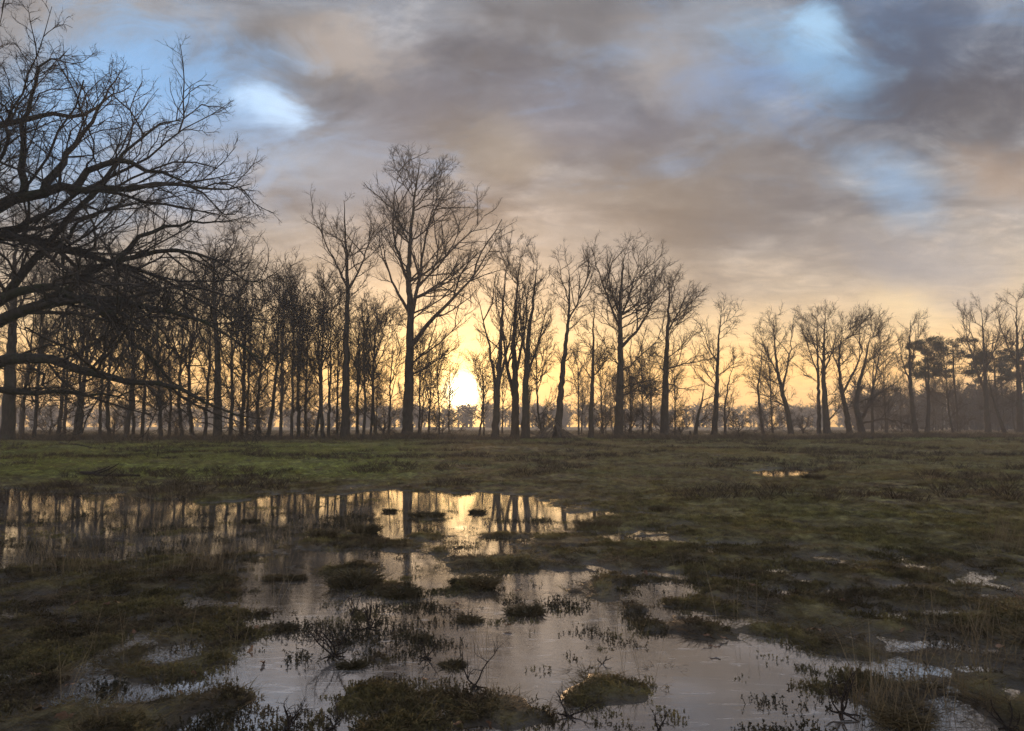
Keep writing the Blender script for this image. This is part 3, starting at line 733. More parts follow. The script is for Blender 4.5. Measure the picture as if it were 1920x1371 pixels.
      trunk=[(1885, 815), (1872, 780), (1858, 735), (1850, 690)], rows=[(640, 1830, 1870), (690, 1825, 1880), (740, 1830, 1870)]),
 dict(lb='large bare tree cut by the right edge of the picture', d=91, r=.46, n=500, seed=44, step=.36,
      trunk=[(1913, 815), (1911, 740), (1908, 670), (1906, 600), (1905, 560)], limbs=[([(1909, 690), (1885, 640), (1872, 590)], 1), ([(1909, 680), (1930, 620), (1950, 570)], -1), ([(1910, 760), (1880, 740), (1858, 735)], 1)],
      rows=[(520, 1888, 1925), (550, 1868, 1955), (610, 1860, 1970), (690, 1866, 1970), (750, 1870, 1960)]),
 dict(lb='thick mossy trunk close to the left edge behind the oak limbs', d=49, r=.50, n=420, seed=45, step=.36,
      trunk=[(14, 829), (18, 740), (22, 640), (26, 540), (28, 460), (30, 400)], limbs=[([(24, 600), (55, 540), (80, 480)], 2), ([(24, 590), (-10, 530), (-40, 480)], 2)],
      rows=[(350, 0, 70), (400, -50, 110), (480, -70, 130), (560, -70, 130), (640, -50, 110)]),
 dict(lb='tall trunk with fan of steep boughs standing in the middle of the left wood', d=53, r=.37, n=560, seed=46,
      trunk=[(408, 828), (408, 740), (408, 660), (403, 590), (400, 520), (405, 450)],
      limbs=[([(403, 600), (385, 550), (362, 500), (350, 450)], 1), ([(402, 590), (420, 530), (440, 470), (455, 430)], -1), ([(408, 660), (430, 640), (460, 600)], 2)],
      rows=[(402, 375, 440), (430, 348, 470), (490, 338, 490), (560, 345, 485), (640, 360, 470)]),
]
for q in ROW:
    lo_ = q['rows'][-1]; by_ = q['trunk'][0][1]; lift = lo_[0] + (by_ - lo_[0]) * .45         # thin low boughs under each crown
    if lift > lo_[0] + 15: q['rows'] = q['rows'] + [(lift, lo_[1] + (lo_[2] - lo_[1]) * .12, lo_[2] - (lo_[2] - lo_[1]) * .12)]
    q['r'] *= .84
    plant_tree('bare_tree', q['lb'], 'tree', q['d'], q['trunk'], q['r'], q['rows'], max(8, int(q['n'] / 30)), q.get('limbs', ()), q['seed'], group='bare trees along the meadow edge',
               up=q.get('up', .2) * .35, n2=11 if q['d'] < 70 else 13, n3=7, n4=3, sub=2 if q['d'] < 65 else 1, full=4.5, fork_lo=.24, twig_r=.0088)

# ------------------------------------------------------------------ slender trees of the left wood (six kinds, copied)
def rows_px(x, depth, base_y, hgt, w, prof):
    s = FPX / depth; return [(base_y - hgt * s * t, x - w * s * k, x + w * s * k) for t, k in prof]
KINDS = []
def gy(depth): return HORIZON + CAM_H * FPX / depth
for k in range(6):
    rng = np.random.default_rng(100 + k); d0 = 60.; by = gy(d0); H = 16.0; s = FPX / d0
    bend = np.cumsum(rng.normal(0, .16, 5)) * s
    tk = [(960 + (bend[i] if i else 0), by - H * t * s) for i, t in enumerate((0, .2, .42, .64, .86))]
    lims = []
    for j in range(3 + k % 3):
        t0 = rng.uniform(.25, .6); side = rng.choice([-1, 1]); reach = rng.uniform(.8, 2.0) * side
        b = np.interp(t0, (0, .2, .42, .64, .86), [q[0] for q in tk])
        lims.append(([(b, by - H * t0 * s), (b + reach * .5 * s, by - H * (t0 + .13) * s), (b + reach * s, by - H * (t0 + .34) * s)], rng.uniform(-1.5, 1.5)))
    pr = [(1.0, .4), (.9, .8), (.75, 1.0), (.55, 1.0), (.35, .8), (.2, .6)]
    e = plant_tree('slender_tree', 'x', 'tree', d0, tk, .125 + .02 * (k % 3), rows_px(960, d0, by, H, 3.0 + .5 * (k % 3), pr), 12, lims, 200 + k, group='slender bare trees of the left wood',
                   up=.07, n2=9, n3=7, n4=3, sub=1, full=4.0, fork_lo=.18, flare=.25, twig_r=.0088)
    KINDS.append(e)
used = set()
ORD = ['first', 'second', 'third', 'fourth', 'fifth', 'sixth', 'seventh', 'eighth', 'ninth', 'tenth', 'eleventh', 'twelfth', 'thirteenth', 'fourteenth', 'fifteenth', 'sixteenth', 'seventeenth', 'eighteenth']
rng = np.random.default_rng(7)
def set_tree(k, px, depth, hgt, label, group, lean=0.0):
    p = at(px, HORIZON, depth); z = float(height([p[0]], [p[1]])[0])
    sc = hgt / 16.0; sxy = sc * rng.uniform(.85, 1.15)
    loc, rz, tl = (p[0], depth, z), rng.uniform(0, 2 * pi), (0, lean)
    if k in used: return copy_tree(KINDS[k], loc, rz, (sxy, sxy, sc), label, group, tl)
    used.add(k); e = KINDS[k]; e.location = loc; e.rotation_euler = (tl[0], tl[1], rz); e.scale = (sxy, sxy, sc); e['label'] = label; e['group'] = group
    return e
def top_h(y, depth): return (gy(depth) - y) / FPX * depth
FRONT = [  # zone label, [(px, depth, top py)]
 ('the thick mossy trunk at the left edge', [(42, 62, 470), (66, 52, 440), (108, 60, 470), (122, 64, 500), (138, 56, 455), (150, 53, 430), (190, 60, 480), (205, 56, 455),
   (238, 52, 470), (252, 63, 500), (268, 57, 480), (303, 54, 465), (318, 60, 500), (345, 56, 470), (362, 62, 500), (385, 58, 470)]),
 ('the steep boughed trunk in the left wood', [(432, 56, 450), (452, 60, 480), (462, 57, 470), (486, 62, 500), (503, 58, 480), (525, 54, 470), (547, 55, 480), (560, 58, 490),
   (576, 63, 500), (590, 60, 520), (605, 56, 500), (617, 58, 505), (634, 61, 540)]),
 ('the fan crowned tree', [(668, 60, 540), (684, 57, 520), (694, 60, 560), (708, 58, 545), (730, 64, 580)]),
 ('the tallest tree', [(783, 62, 600), (802, 64, 640), (824, 60, 590), (842, 66, 655), (897, 66, 650), (908, 64, 620)]),
]
k = 0
for mark, lst in FRONT:
    for i, (px, dd, ty) in enumerate(lst):
        set_tree(k % 6, px + rng.uniform(-2, 2), dd, top_h(ty, dd), f'{ORD[i]} slender bare trunk counting rightwards from {mark}', 'slender bare trees of the left wood', rng.uniform(-.05, .05))
        k += 1
for px, dd, ty, lb in [(1128, 66, 640, 'thin stem between the slim straight tree and the broad domed trunk'), (1183, 66, 650, 'thin leaning stem close on the right of the broad domed trunk'),
                       (1205, 64, 600, 'pale slim trunk midway between the domed tree and the level boughed tree'), (1215, 68, 640, 'very thin stem touching the pale slim trunk on its right'),
                       (1265, 66, 660, 'thin stem just right of the level boughed trunk'), (1448, 92, 600, 'misty grey trunk behind the slim crossed stems'),
                       (1660, 90, 640, 'thin faint trunk between the forked tree and the brush crowned tree'), (1662, 98, 700, 'faint low tree right of the forked trunk'),
                       (1786, 86, 600, 'slim trunk leaning left that rises in front of the pine crowns'), (1018, 61, 560, 'thin stem between the dense clump and the leaning tree'), (1085, 72, 640, 'faint trunk behind the slim straight tree')]:
    set_tree(k % 6, px, dd, top_h(ty, dd), lb, 'slim stems between the large trees', -.06 if 'leaning' in lb else rng.uniform(-.04, .04)); k += 1
for i in range(24):
    px = rng.uniform(-60, 900) if i < 15 else rng.uniform(900, 1250)
    if 838 < px < 912: px += 90
    dd = rng.uniform(70, 100); hi = rng.uniform(10.5, 14.5) if px < 600 else rng.uniform(7, 10)
    set_tree(k % 6, px, dd, hi, 'thin faded tree in the back rows behind the front trunks', 'faded back row trees', rng.uniform(-.05, .05)); k += 1
for i in range(26):
    px = rng.uniform(1640, 2000); dd = rng.uniform(112, 150); hi = rng.uniform(9, 12.5)
    set_tree(k % 6, px, dd, hi, 'misty tree of the dark wood behind the right hand trees', 'misty wood at the right', rng.uniform(-.04, .04)); k += 1

# low spreading bare trees and thorny bushes between the trunks
BUSH = []
for k2 in range(3):
    d0 = 60.; by = gy(d0); s = FPX / d0; rg = np.random.default_rng(300 + k2); H = 3.6
    lims = [([(960, by - .5 * s), (960 + a * .6 * s, by - 1.4 * s), (960 + a * 1.7 * s, by - (1.7 + rg.uniform(0, 1.4)) * s)], rg.uniform(-1.4, 1.4)) for a in (-1.1, -.5, .6, 1.2)]
    e = plant_tree('bare_bush', 'x', 'bush', d0, [(960, by), (962, by - .6 * s), (957, by - 1.5 * s), (963, by - 2.4 * s)], .09, rows_px(960, d0, by, H, 2.5, [(1, .35), (.85, .75), (.6, 1), (.35, .9), (.15, .4)]),
                   6, lims, 310 + k2, group='low bare bushes', up=.02, n2=7, n3=6, n4=3, sub=1, full=2.0, wig=.22, fork_lo=.15, flare=.2, twig_r=.008)
    BUSH.append(e)
busy = set()
BL = [(1180, 66, .9, 'low dark bush behind the broad domed trunk'), (1130, 70, 1.0, 'wide low bush right of the slim straight tree'), (1275, 72, .9, 'low bare bush right of the level boughed trunk'),
      (1385, 74, .85, 'low bare bush right of the rounded crown tree'), (1505, 86, .9, 'low bush between the left tilting tree and the domed pair'), (1448, 84, 1.2, 'spreading low bush round the misty grey trunk'),
      (1690, 84, .9, 'low twiggy bush left of the brush crowned tree'), (1020, 64, .9, 'dense low bush behind the stick pile'), (720, 66, 1.0, 'low bush left of the tallest trunk'),
      (640, 68, .9, 'low bush behind the fan crowned tree'), (580, 64, .7, 'low bush at the right end of the left wood'), (480, 66, .9, 'low bush right of the steep boughed trunk'),
      (330, 66, .9, 'low bush in the middle of the left wood'), (215, 62, .9, 'low bush under the oak limbs'), (95, 60, .9, 'low bush near the left edge'), (830, 74, .9, 'low bush below the sun'),
      (1800, 100, 1.0, 'low bush before the misty wood'), (1245, 70, 1.0, 'low bush behind the level boughed trunk')]
for i, (px, dd, sc, lb) in enumerate(BL):
    p = at(px, HORIZON, dd); z = float(height([p[0]], [p[1]])[0]); kk = i % 3; rz = rng.uniform(0, 6.28)
    if kk in busy: copy_tree(BUSH[kk], (p[0], dd, z), rz, (sc, sc, sc), lb, 'low bare bushes')
    else:
        busy.add(kk); b = BUSH[kk]; b.location = (p[0], dd, z); b.rotation_euler = (0, 0, rz); b.scale = (sc,) * 3; b['label'] = lb

# ------------------------------------------------------------------ pines at the right
def pine(label, px, depth, top_y, width, seed):
    rg = np.random.default_rng(seed); p = at(px, HORIZON, depth); z = float(height([p[0]], [p[1]])[0]); H = top_h(top_y, depth)
    e = bpy.data.objects.new('pine_tree', None); COL.objects.link(e); e.location = (p[0], depth, z); tag(e, label, 'tree', 'pines in the misty wood')
    tl = polyline([(0, 0, -.1), (.1, .05, H * .3), (-.15, 0, H * .6), (.1, .1, H * .92)], .6); par = np.arange(len(tl)) - 1
    centres = []
    for i in range(46):
        t = rg.uniform(.60, 1.0); a = rg.uniform(0, 2 * pi); q = width * (1.12 - abs(t - .80) * 2.0) * rg.uniform(.2, 1) ** .6
        centres.append(np.array([cos(a) * q, sin(a) * q, H * t]))
    pos, par = colonise(tl, par, np.array(centres), .5, 9, .7, 40, rg, .05, .2, int(len(tl) * .5))
    pos, r, main, T, din, hk = skeleton(pos, par, .24, .03, len(tl))
    Vs, Fs, _ = segment_mesh('t', pos, par, r, main, T, np.arange(1, len(pos)))
    obj('trunk', make_mesh('pine_trunk', np.concatenate(Vs), Fs), M_BARK, e)
    n = 130; Vn, Fn, base = [], [], 0
    for c in centres:
        sz = rg.uniform(.45, 1.15); q = unit(rg.normal(0, 1, (n, 3))) * (rg.uniform(0, 1, (n, 1)) ** .45) * np.array([sz, sz, sz * .62]) + c
        dd = unit(rg.normal(0, 1, (n, 3)) + np.array([0, 0, .5])) * rg.uniform(.2, .5, (n, 1))
        V, Ft = cones(q, rg.uniform(.03, .06, n), q + dd, base); Vn.append(V); Fn.append(Ft); base += len(V)
    obj('crown', make_mesh('pine_crown', np.concatenate(Vn), Fn), M_NEEDLE, e)
pine('flat topped pine with dark crown, left one of the pine pair', 1742, 104, 640, 3.2, 1)
pine('broad dark pine crown behind the left leaning slim trunk', 1795, 106, 636, 4.2, 2)
pine('lower pine with dark crown left of the tree cut by the right edge', 1872, 118, 662, 4.4, 3)
pine('dim pine partly hidden by the tree cut by the right edge', 1926, 122, 655, 4.0, 4)

# ------------------------------------------------------------------ far wood that reads as one mass
def far_wood(name, label, spots, seed):
    rg = np.random.default_rng(seed); Vs, Fs, base = [], [], 0
    for (x, y, h, w) in spots:
        m = 42; t = rg.uniform(.02, .97, m)
        a = rg.uniform(0, 2 * pi, m); ln = w * rg.uniform(.4, 1.1, m) * (1.15 - abs(t - .55) * 1.2)
        st = np.stack([np.full(m, x), np.full(m, y), t * h * .8], 1)
        en = st + np.stack([np.cos(a) * ln, np.sin(a) * ln, ln * rg.uniform(.3, 1.0, m)], 1); en[:, 2] = np.minimum(en[:, 2], h * rg.uniform(.85, 1.02, m))
        V, Ft = cones(st, np.full(m, .22), en, base); Vs.append(V); Fs.append(Ft); base += len(V)
        for _ in range(2):
            f = rg.uniform(.2, .95, (m, 1)); s2 = st + (en - st) * f; e2 = s2 + unit(rg.normal(0, 1, (m, 3)) + [0, 0, .5]) * w * .5 * rg.uniform(.4, 1, (m, 1))
            V, Ft = cones(s2, np.full(m, .17), e2, base); Vs.append(V); Fs.append(Ft); base += len(V)
        V, Ft = cones(np.array([[x, y, 0.]]), np.array([h * .03]), np.array([[x, y, h * .9]]), base); Vs.append(V); Fs.append(Ft); base += len(V)
    tag(obj(name, make_mesh(name, np.concatenate(Vs), Fs), M_TWIG), label, 'woodland', kind='stuff')
rg = np.random.default_rng(5)
sp = [(rg.uniform(-300, 300), rg.uniform(300, 360), rg.uniform(8.5, 14), rg.uniform(4, 7)) for _ in range(420)]
far_wood('far_woodland', 'hazy far tree line across the misty field', sp, 6)
sp = []
for _ in range(130):
    y = rg.uniform(150, 210); x = rg.uniform(.50, .85) * y; sp.append((x, y, rg.uniform(9, 15), rg.uniform(2.4, 3.6)))
far_wood('dense_woodland', 'dark misty wood filling the background at the right', sp, 8)

# ------------------------------------------------------------------ ground plants
def blades(rng, n, h, spread, width, bend=.5, segs=2, lean=.35):
    """n bent tapering blades rising from a small foot"""
    a = rng.uniform(0, 2 * pi, n); q = spread * np.sqrt(rng.uniform(0, 1, n)); p = np.stack([np.cos(a) * q, np.sin(a) * q, np.full(n, -.01)], 1)
    a2 = a + rng.normal(0, .8, n); hh = h * rng.uniform(.45, 1.1, n)
    d = unit(np.stack([np.cos(a2) * lean, np.sin(a2) * lean, np.ones(n)], 1) + rng.normal(0, .12, (n, 3)))
    side = unit(np.cross(d, rng.normal(0, 1, (n, 3)))) * (width * rng.uniform(.7, 1.2, n))[:, None] / 2
    V = [p - side, p + side]
    for s in range(1, segs):
        t = s / segs; c = p + d * (hh * t)[:, None] + np.stack([np.cos(a2), np.sin(a2), -.2 * np.ones(n)], 1) * (bend * hh * t * t)[:, None]
        V += [c - side * (1 - t * .5), c + side * (1 - t * .5)]
    V.append(p + d * hh[:, None] + np.stack([np.cos(a2), np.sin(a2), -.35 * np.ones(n)], 1) * (bend * hh)[:, None])
    k = len(V); V = np.stack(V, 1).reshape(-1, 3); i = np.arange(n)[:, None] * k
    Fq = [i + np.array([[2 * s, 2 * s + 1, 2 * s + 3, 2 * s + 2]]) for s in range(segs - 1)]
    Ft = i + np.array([[k - 3, k - 2, k - 1]])
    return V, (np.concatenate(Fq) if Fq else np.zeros((0, 4), int)), Ft
def blade_mesh(name, *a, **k):
    V, Fq, Ft = blades(*a, **k); return make_mesh(name, V, [Fq, Ft], False)
def sprig_mesh(name, rng, stems, h, spread, leaf):
    """little leafy shoots of crowberry and moss: stems with whorls of short leaves"""
    Vs, Fs, base = [], [], 0
    for _ in range(stems):
        a = rng.uniform(0, 2 * pi); q = spread * math.sqrt(rng.uniform()); p0 = np.array([cos(a) * q, sin(a) * q, -.01])
        d = unit(np.array([cos(a) * .6, sin(a) * .6, 1.0]) + rng.normal(0, .25, 3)); hh = h * rng.uniform(.5, 1.15); p1 = p0 + d * hh
        V, Ft = cones(p0[None], np.array([.0025]), p1[None], base); Vs.append(V); Fs.append(Ft); base += len(V)
        m = 7; t = rng.uniform(.3, 1.0, m)[:, None]; st = p0 + (p1 - p0) * t
        ld = unit(rng.normal(0, 1, (m, 3)) + d * .8 + [0, 0, .3]); sd = unit(np.cross(ld, rng.normal(0, 1, (m, 3)))) * leaf * .32; ll = ld * leaf * rng.uniform(.7, 1.3, (m, 1))
        V = np.stack([st, st + ll * .5 + sd, st + ll, st + ll * .5 - sd], 1).reshape(-1, 3)
        Vs.append(V); Fs.append(np.arange(m)[:, None] * 4 + np.arange(4)[None] + base); base += len(V)
    return make_mesh(name, np.concatenate(Vs), Fs, False)
def scatter(name, label, cat, meshes, mat, P, rot, scl, pick):
    pc = bpy.data.collections.new(name + '_kinds')
    for q, me in enumerate(meshes):
        me.materials.append(mat); o = bpy.data.objects.new(f'{name}_kind{q:02d}', me); pc.objects.link(o)
    me = bpy.data.meshes.new(name); me.vertices.add(len(P)); me.vertices.foreach_set('co', np.asarray(P, np.float32).ravel())
    for an, ty, arr, key in (('rot', 'FLOAT_VECTOR', rot, 'vector'), ('scl', 'FLOAT_VECTOR', scl, 'vector'), ('pick', 'INT', pick, 'value')):
        at_ = me.attributes.new(an, ty, 'POINT'); at_.data.foreach_set(key, np.ascontiguousarray(arr, np.int32 if ty == 'INT' else np.float32).ravel())
    o = obj(name, me); tag(o, label, cat, kind='stuff')
    t = bpy.data.node_groups.new(name + '_spread', 'GeometryNodeTree')
    t.interface.new_socket('Geometry', in_out='INPUT', socket_type='NodeSocketGeometry'); t.interface.new_socket('Geometry', in_out='OUTPUT', socket_type='NodeSocketGeometry')
    gi, go = t.nodes.new('NodeGroupInput'), t.nodes.new('NodeGroupOutput'); ip = t.nodes.new('GeometryNodeInstanceOnPoints'); ci = t.nodes.new('GeometryNodeCollectionInfo')
    ci.inputs['Collection'].default_value = pc; ci.inputs['Separate Children'].default_value = True; ci.inputs['Reset Children'].default_value = True
    ip.inputs['Pick Instance'].default_value = True
    def na(an, ty):
        nd = t.nodes.new('GeometryNodeInputNamedAttribute'); nd.data_type = ty; nd.inputs['Name'].default_value = an; return nd.outputs['Attribute']
    L = t.links.new
    L(gi.outputs[0], ip.inputs['Points']); L(ci.outputs[0], ip.inputs['Instance']); L(na('pick', 'INT'), ip.inputs['Instance Index'])
    e2r = t.nodes.new('FunctionNodeEulerToRotation'); L(na('rot', 'FLOAT_VECTOR'), e2r.inputs[0]); L(e2r.outputs[0], ip.inputs['Rotation'])
    L(na('scl', 'FLOAT_VECTOR'), ip.inputs['Scale']); L(ip.outputs[0], go.inputs[0])
    md = o.modifiers.new('spread', 'NODES'); md.node_group = t
    return o
def ground_points(rng, n, d0, d1, power, half=.86):
    """points on the meadow ahead, thinning out with distance"""
    t = rng.uniform(0, 1, n); k = 2 - power
    d = (d0 ** k + (d1 ** k - d0 ** k) * t) ** (1 / k) if abs(k) > 1e-6 else d0 * (d1 / d0) ** t
    x = (d * half + 2.4) * rng.uniform(-1, 1, n); return x, d
def spread_args(rng, x, y, sc, nk, tilt=.15, sink=0.0, zs=None):
    z = np.maximum(height(x, y), -.006) - sink; n = len(x)
    rot = np.stack([rng.normal(0, tilt, n), rng.normal(0, tilt, n), rng.uniform(0, 2 * pi, n)], 1)
    s3 = np.stack([sc, sc, sc if zs is None else zs], 1)
    return np.stack([x, y, z], 1), rot, s3, rng.integers(0, nk, n)
rng = np.random.default_rng(71)
sprigs = [sprig_mesh(f'sprig{i}', rng, 9, .019, .042, .0075) for i in range(5)]
x, y = ground_points(rng, 270000, 2.2, 15, 1.55); z = height(x, y)
keep = (z > -.034) & (rng.uniform(0, 1, len(x)) < smooth(z, -.05, .01)) & (1.1 * vnoise(x, y, .5, 31) + 1.0 * vnoise(x, y, .17, 32) + 9 * np.clip(z, -.02, .05) - .9 * smooth(y, 7, 15) + .4 * (x < -.1 * y) > rng.uniform(-.1, .9, len(x)))
x, y, z = x[keep], y[keep], z[keep]
sc = rng.uniform(.5, 1.35, len(x)) * (1 + .025 * y)
scatter('heath_moss', 'mat of moss and tiny crowberry shoots covering the wet near ground', 'moss', sprigs, M_MOSS, *spread_args(rng, x, y, sc, 5, .25))
x, y = ground_points(rng, 95000, 2.2, 10, 1.6); z = height(x, y)
keep = (z < -.02) & (1.2 * vnoise(x, y, .7, 35) + 1.1 * vnoise(x, y, .16, 36) > rng.uniform(.45, 1.5, len(x))); x, y = x[keep], y[keep]
scatter('drowned_shoots', 'scattered dark shoots and stems poking through the shallow ice', 'water plants', [sprig_mesh(f'shoot{i}', rng, 5, .042, .05, .010) for i in range(4)], plain('drowned_shoot', (.03, .028, .015), (.09, .07, .035)), *spread_args(rng, x, y, rng.uniform(.5, 1.4, len(x)), 4, .25))
mats = [blade_mesh(f'mat{i}', rng, 14, .055, .06, .0022, .9, 2, 1.9) for i in range(5)]
x, y = ground_points(rng, 130000, 2.2, 18, 1.45); z = height(x, y)
keep = (z > -.012) & (vnoise(x, y, .6, 61) + .8 * vnoise(x, y, .23, 62) + 6 * np.clip(z, -.02, .05) > rng.uniform(-.6, .8, len(x))); x, y = x[keep], y[keep]
sc = rng.uniform(.5, 1.3, len(x)) * (1 + .03 * y)
scatter('flattened_grass', 'flattened brown winter grass lying over the wet near ground', 'grass', mats, blade_mat('flat_dead_grass', 1.2, (.20, .15, .095), .75), *spread_args(rng, x, y, sc, 5, .15))
tufts = [blade_mesh(f'tuft{i}', rng, 16, .085, .055, .0042, .55, 2, .6) for i in range(5)]
x, y = ground_points(rng, 98000, 2.4, 62, 1.35); z = height(x, y)
keep = (z > .012) & (vnoise(x, y, .8, 41) + .7 * vnoise(x, y, 3.0, 42) + smooth(y, 8, 20) * .7 > rng.uniform(-.7, .8, len(x)))
x, y = x[keep], y[keep]
sc = rng.uniform(.5, 1.15, len(x)) * (1 + .055 * y); zs = sc * (.5 / (1 + .012 * y))
scatter('meadow_grass', 'short winter grass and heath growing over the meadow', 'grass', tufts, M_GRASS, *spread_args(rng, x, y, sc, 5, .1, 0, zs))
stalk = [blade_mesh(f'stalk{i}', rng, 5, .42, .06, .0030, .12, 3, .12) for i in range(4)]
xs_, ys_ = [], []
def patch(px, py, rx, ry, n):
    for _ in range(n):
        p = on_ground(px + rng.normal(0, rx), py + rng.normal(0, ry)); xs_.append(p[0]); ys_.append(p[1])
for a in [(40, 1058, 40, 12, 26), (170, 1075, 45, 10, 26), (380, 1075, 30, 8, 26), (360, 1020, 60, 14, 36), (480, 1040, 60, 14, 16), (840, 1055, 50, 14, 14), (920, 1100, 20, 4, 6), (330, 940, 100, 8, 50), (100, 950, 90, 10, 24),
          (600, 990, 60, 20, 20), (690, 935, 120, 8, 40), (905, 1040, 25, 10, 9), (780, 1170, 200, 60, 10), (1150, 960, 130, 25, 50), (1300, 930, 160, 25, 60), (1650, 920, 180, 30, 60), (1890, 1030, 20, 14, 26),
          (1700, 1310, 60, 30, 14), (1860, 1260, 50, 60, 16), (1650, 1340, 25, 12, 14), (1350, 1180, 120, 60, 12), (300, 1250, 160, 80, 14), (1780, 1200, 70, 30, 12), (860, 880, 180, 14, 70), (1500, 870, 300, 14, 110)]:
    patch(*a)
fx, fy = ground_points(rng, 2600, 7, 46, .9); fk = (height(fx, fy) > .02) & (vnoise(fx, fy, 4, 88) + .5 * vnoise(fx, fy, 1.3, 89) > .1); xs_ += list(fx[fk]); ys_ += list(fy[fk])
x = np.array(xs_); y = np.array(ys_); sc = rng.uniform(.5, 1.15, len(x)) * (1 + .012 * y)
scatter('dry_grass', 'tall thin straw coloured grass stalks rising from the wet meadow', 'grass', stalk, M_STRAW, *spread_args(rng, x, y, sc, 4, .10))
heath = [blade_mesh(f'heath{i}', rng, 22, .22, .16, .010, .3, 2, .5) for i in range(3)]
x, y = ground_points(rng, 15000, 11, 70, 1.0); keep = vnoise(x, y, 4, 51) * .8 + vnoise(x, y, 1.2, 52) > .30; x, y = x[keep], y[keep]
sc = rng.uniform(.5, 1.1, len(x)) * (1 + .008 * y)
scatter('brown_heather', 'low brown heather and dead grass tufts dotted over the far meadow', 'heather', heath, plain('heather_brown', (.035, .022, .016), (.11, .075, .045)), *spread_args(rng, x, y, sc, 3, .1))
x, y = ground_points(rng, 9000, 60, 140, 1.0); sc = rng.uniform(.8, 1.7, len(x))
scatter('straw_field', 'pale dead grass of the open field behind the trees', 'grass', [blade_mesh(f'field{i}', rng, 26, .28, .35, .016, .4, 2, .5) for i in range(3)], M_STRAW, *spread_args(rng, x, y, sc, 3, .1))

x = rng.uniform(-62, 75, 3600); y = 55 + .21 * np.clip(x, 0, 80) + rng.normal(0, 3.2, len(x)); sc = rng.uniform(.5, 1.5, len(x)) * (1 + .5 * (vnoise(x, y, 4, 77) > .1))
kp = np.abs(x - at(1040, HORIZON, 56.6)[0]) > 3.2; x, y, sc = x[kp], y[kp], sc[kp]
scatter('edge_undergrowth', 'brown dead grass and bramble along the foot of the tree row', 'undergrowth', [blade_mesh(f'edge{i}', rng, 24, .38, .30, .016, .35, 2, .5) for i in range(3)], plain('edge_brown', (.06, .042, .028), (.20, .145, .085)), *spread_args(rng, x, y, sc, 3, .1))

# ------------------------------------------------------------------ tussocks, dead heather bushes, sticks, leaves: things one can count
def foot(px, py):
    p = on_ground(px, py); return p[0], p[1], max(float(height([p[0]], [p[1]])[0]), -.005)
def tussock(label, px, py, w_px, h_px, seed, group='tussocks in the flood water'):
    rg = np.random.default_rng(seed); x, y, z = foot(px, py); s = y / FPX; R, H = w_px * s / 2, h_px * s
    e = bpy.data.objects.new('grass_tussock', None); COL.objects.link(e); e.location = (x, y, z); tag(e, label, 'tussock', group)
    na, nr = 20, 6; V = [(0, 0, H * .26)]
    for i in range(1, nr + 1):
        for j in range(na):
            a = 2 * pi * j / na; q = i / nr; rr = R * .8 * q * (1 + .22 * vnoise([cos(a) * 2 + seed], [sin(a) * 2], .8, 3)[0])
            V.append((cos(a) * rr, sin(a) * rr * .8, H * .26 * (1 - q ** 2.2) - .05 * q ** 3 + rg.normal(0, .006)))
    Ft = np.array([[0, 1 + j, 1 + (j + 1) % na] for j in range(na)])
    Fq = np.array([[1 + i * na + j, 1 + (i + 1) * na + j, 1 + (i + 1) * na + (j + 1) % na, 1 + i * na + (j + 1) % na] for i in range(nr - 1) for j in range(na)])
    obj('mound', make_mesh('tussock_mound', np.array(V), [Ft, Fq]), M_GROUND, e)
    V, Fq, Ft = blades(rg, int(300 + 700 * R), H * 1.05, R * .9, .0045 + y * .0004, .4, 2, .5)
    q = np.sqrt((V[:, 0] / R) ** 2 + (V[:, 1] / R) ** 2); V[:, 1] *= .8; V[:, 2] += np.maximum(H * .22 * (1 - q ** 2.2), -.02)
    obj('blades', make_mesh('tussock_blades', V, [Fq, Ft], False), M_TUSSOCK, e)
TUS = [(685, 1000, 46, 30, 'rounded tussock on the near rim of the golden pond'), (606, 1012, 44, 26, 'pale bristly tussock left of the rounded one at the pond rim'),
       (663, 1100, 90, 44, 'large green topped tussock in the middle of the flooded ground'), (515, 1086, 34, 18, 'small brown tussock, left one of two side by side'),
       (556, 1086, 32, 18, 'small brown tussock, right one of two side by side'), (906, 1104, 38, 34, 'brown tussock with tall stalks below the golden strip'),
       (860, 1098, 30, 18, 'little tussock left of the tall stalked one'), (755, 1118, 70, 26, 'wide low tussock right of the large green topped one'),
       (535, 1180, 36, 22, 'lone tussock at the left edge of the grey open water'), (880, 1165, 40, 20, 'small tussock in the brownish water right of the dead heather'),
       (985, 1150, 70, 24, 'orange tinted pair of tufts near the large moss island'), (790, 1198, 34, 16, 'dark small tuft in the pale reflection'),
       (850, 1248, 44, 20, 'reddish dark tuft in the grey ice'), (470, 978, 30, 10, 'flat dark tuft in the middle of the golden pond'), (895, 962, 28, 12, 'dark clump in the bright reflection under the sun'),
       (730, 960, 18, 12, 'tiny dark clump in the golden water'), (1525, 905, 34, 18, 'dark tussock on the meadow near the small bright puddle'), (325, 924, 50, 16, 'dark hump on the far rim of the pond'),
       (1690, 1360, 70, 46, 'tall grass tussock in the bottom right water'), (1120, 988, 90, 20, 'broad dark tussock at the right end of the pond'), (800, 970, 70, 12, 'flat island of dead grass in the pond'),
       (1240, 960, 40, 14, 'brown tuft on the meadow right of the pond'), (660, 1250, 50, 22, 'leafy dark clump in the ice below the dead heather')]
for i, (a, b, c, d, lb) in enumerate(TUS): tussock(lb, a, b, c, d, 500 + i)

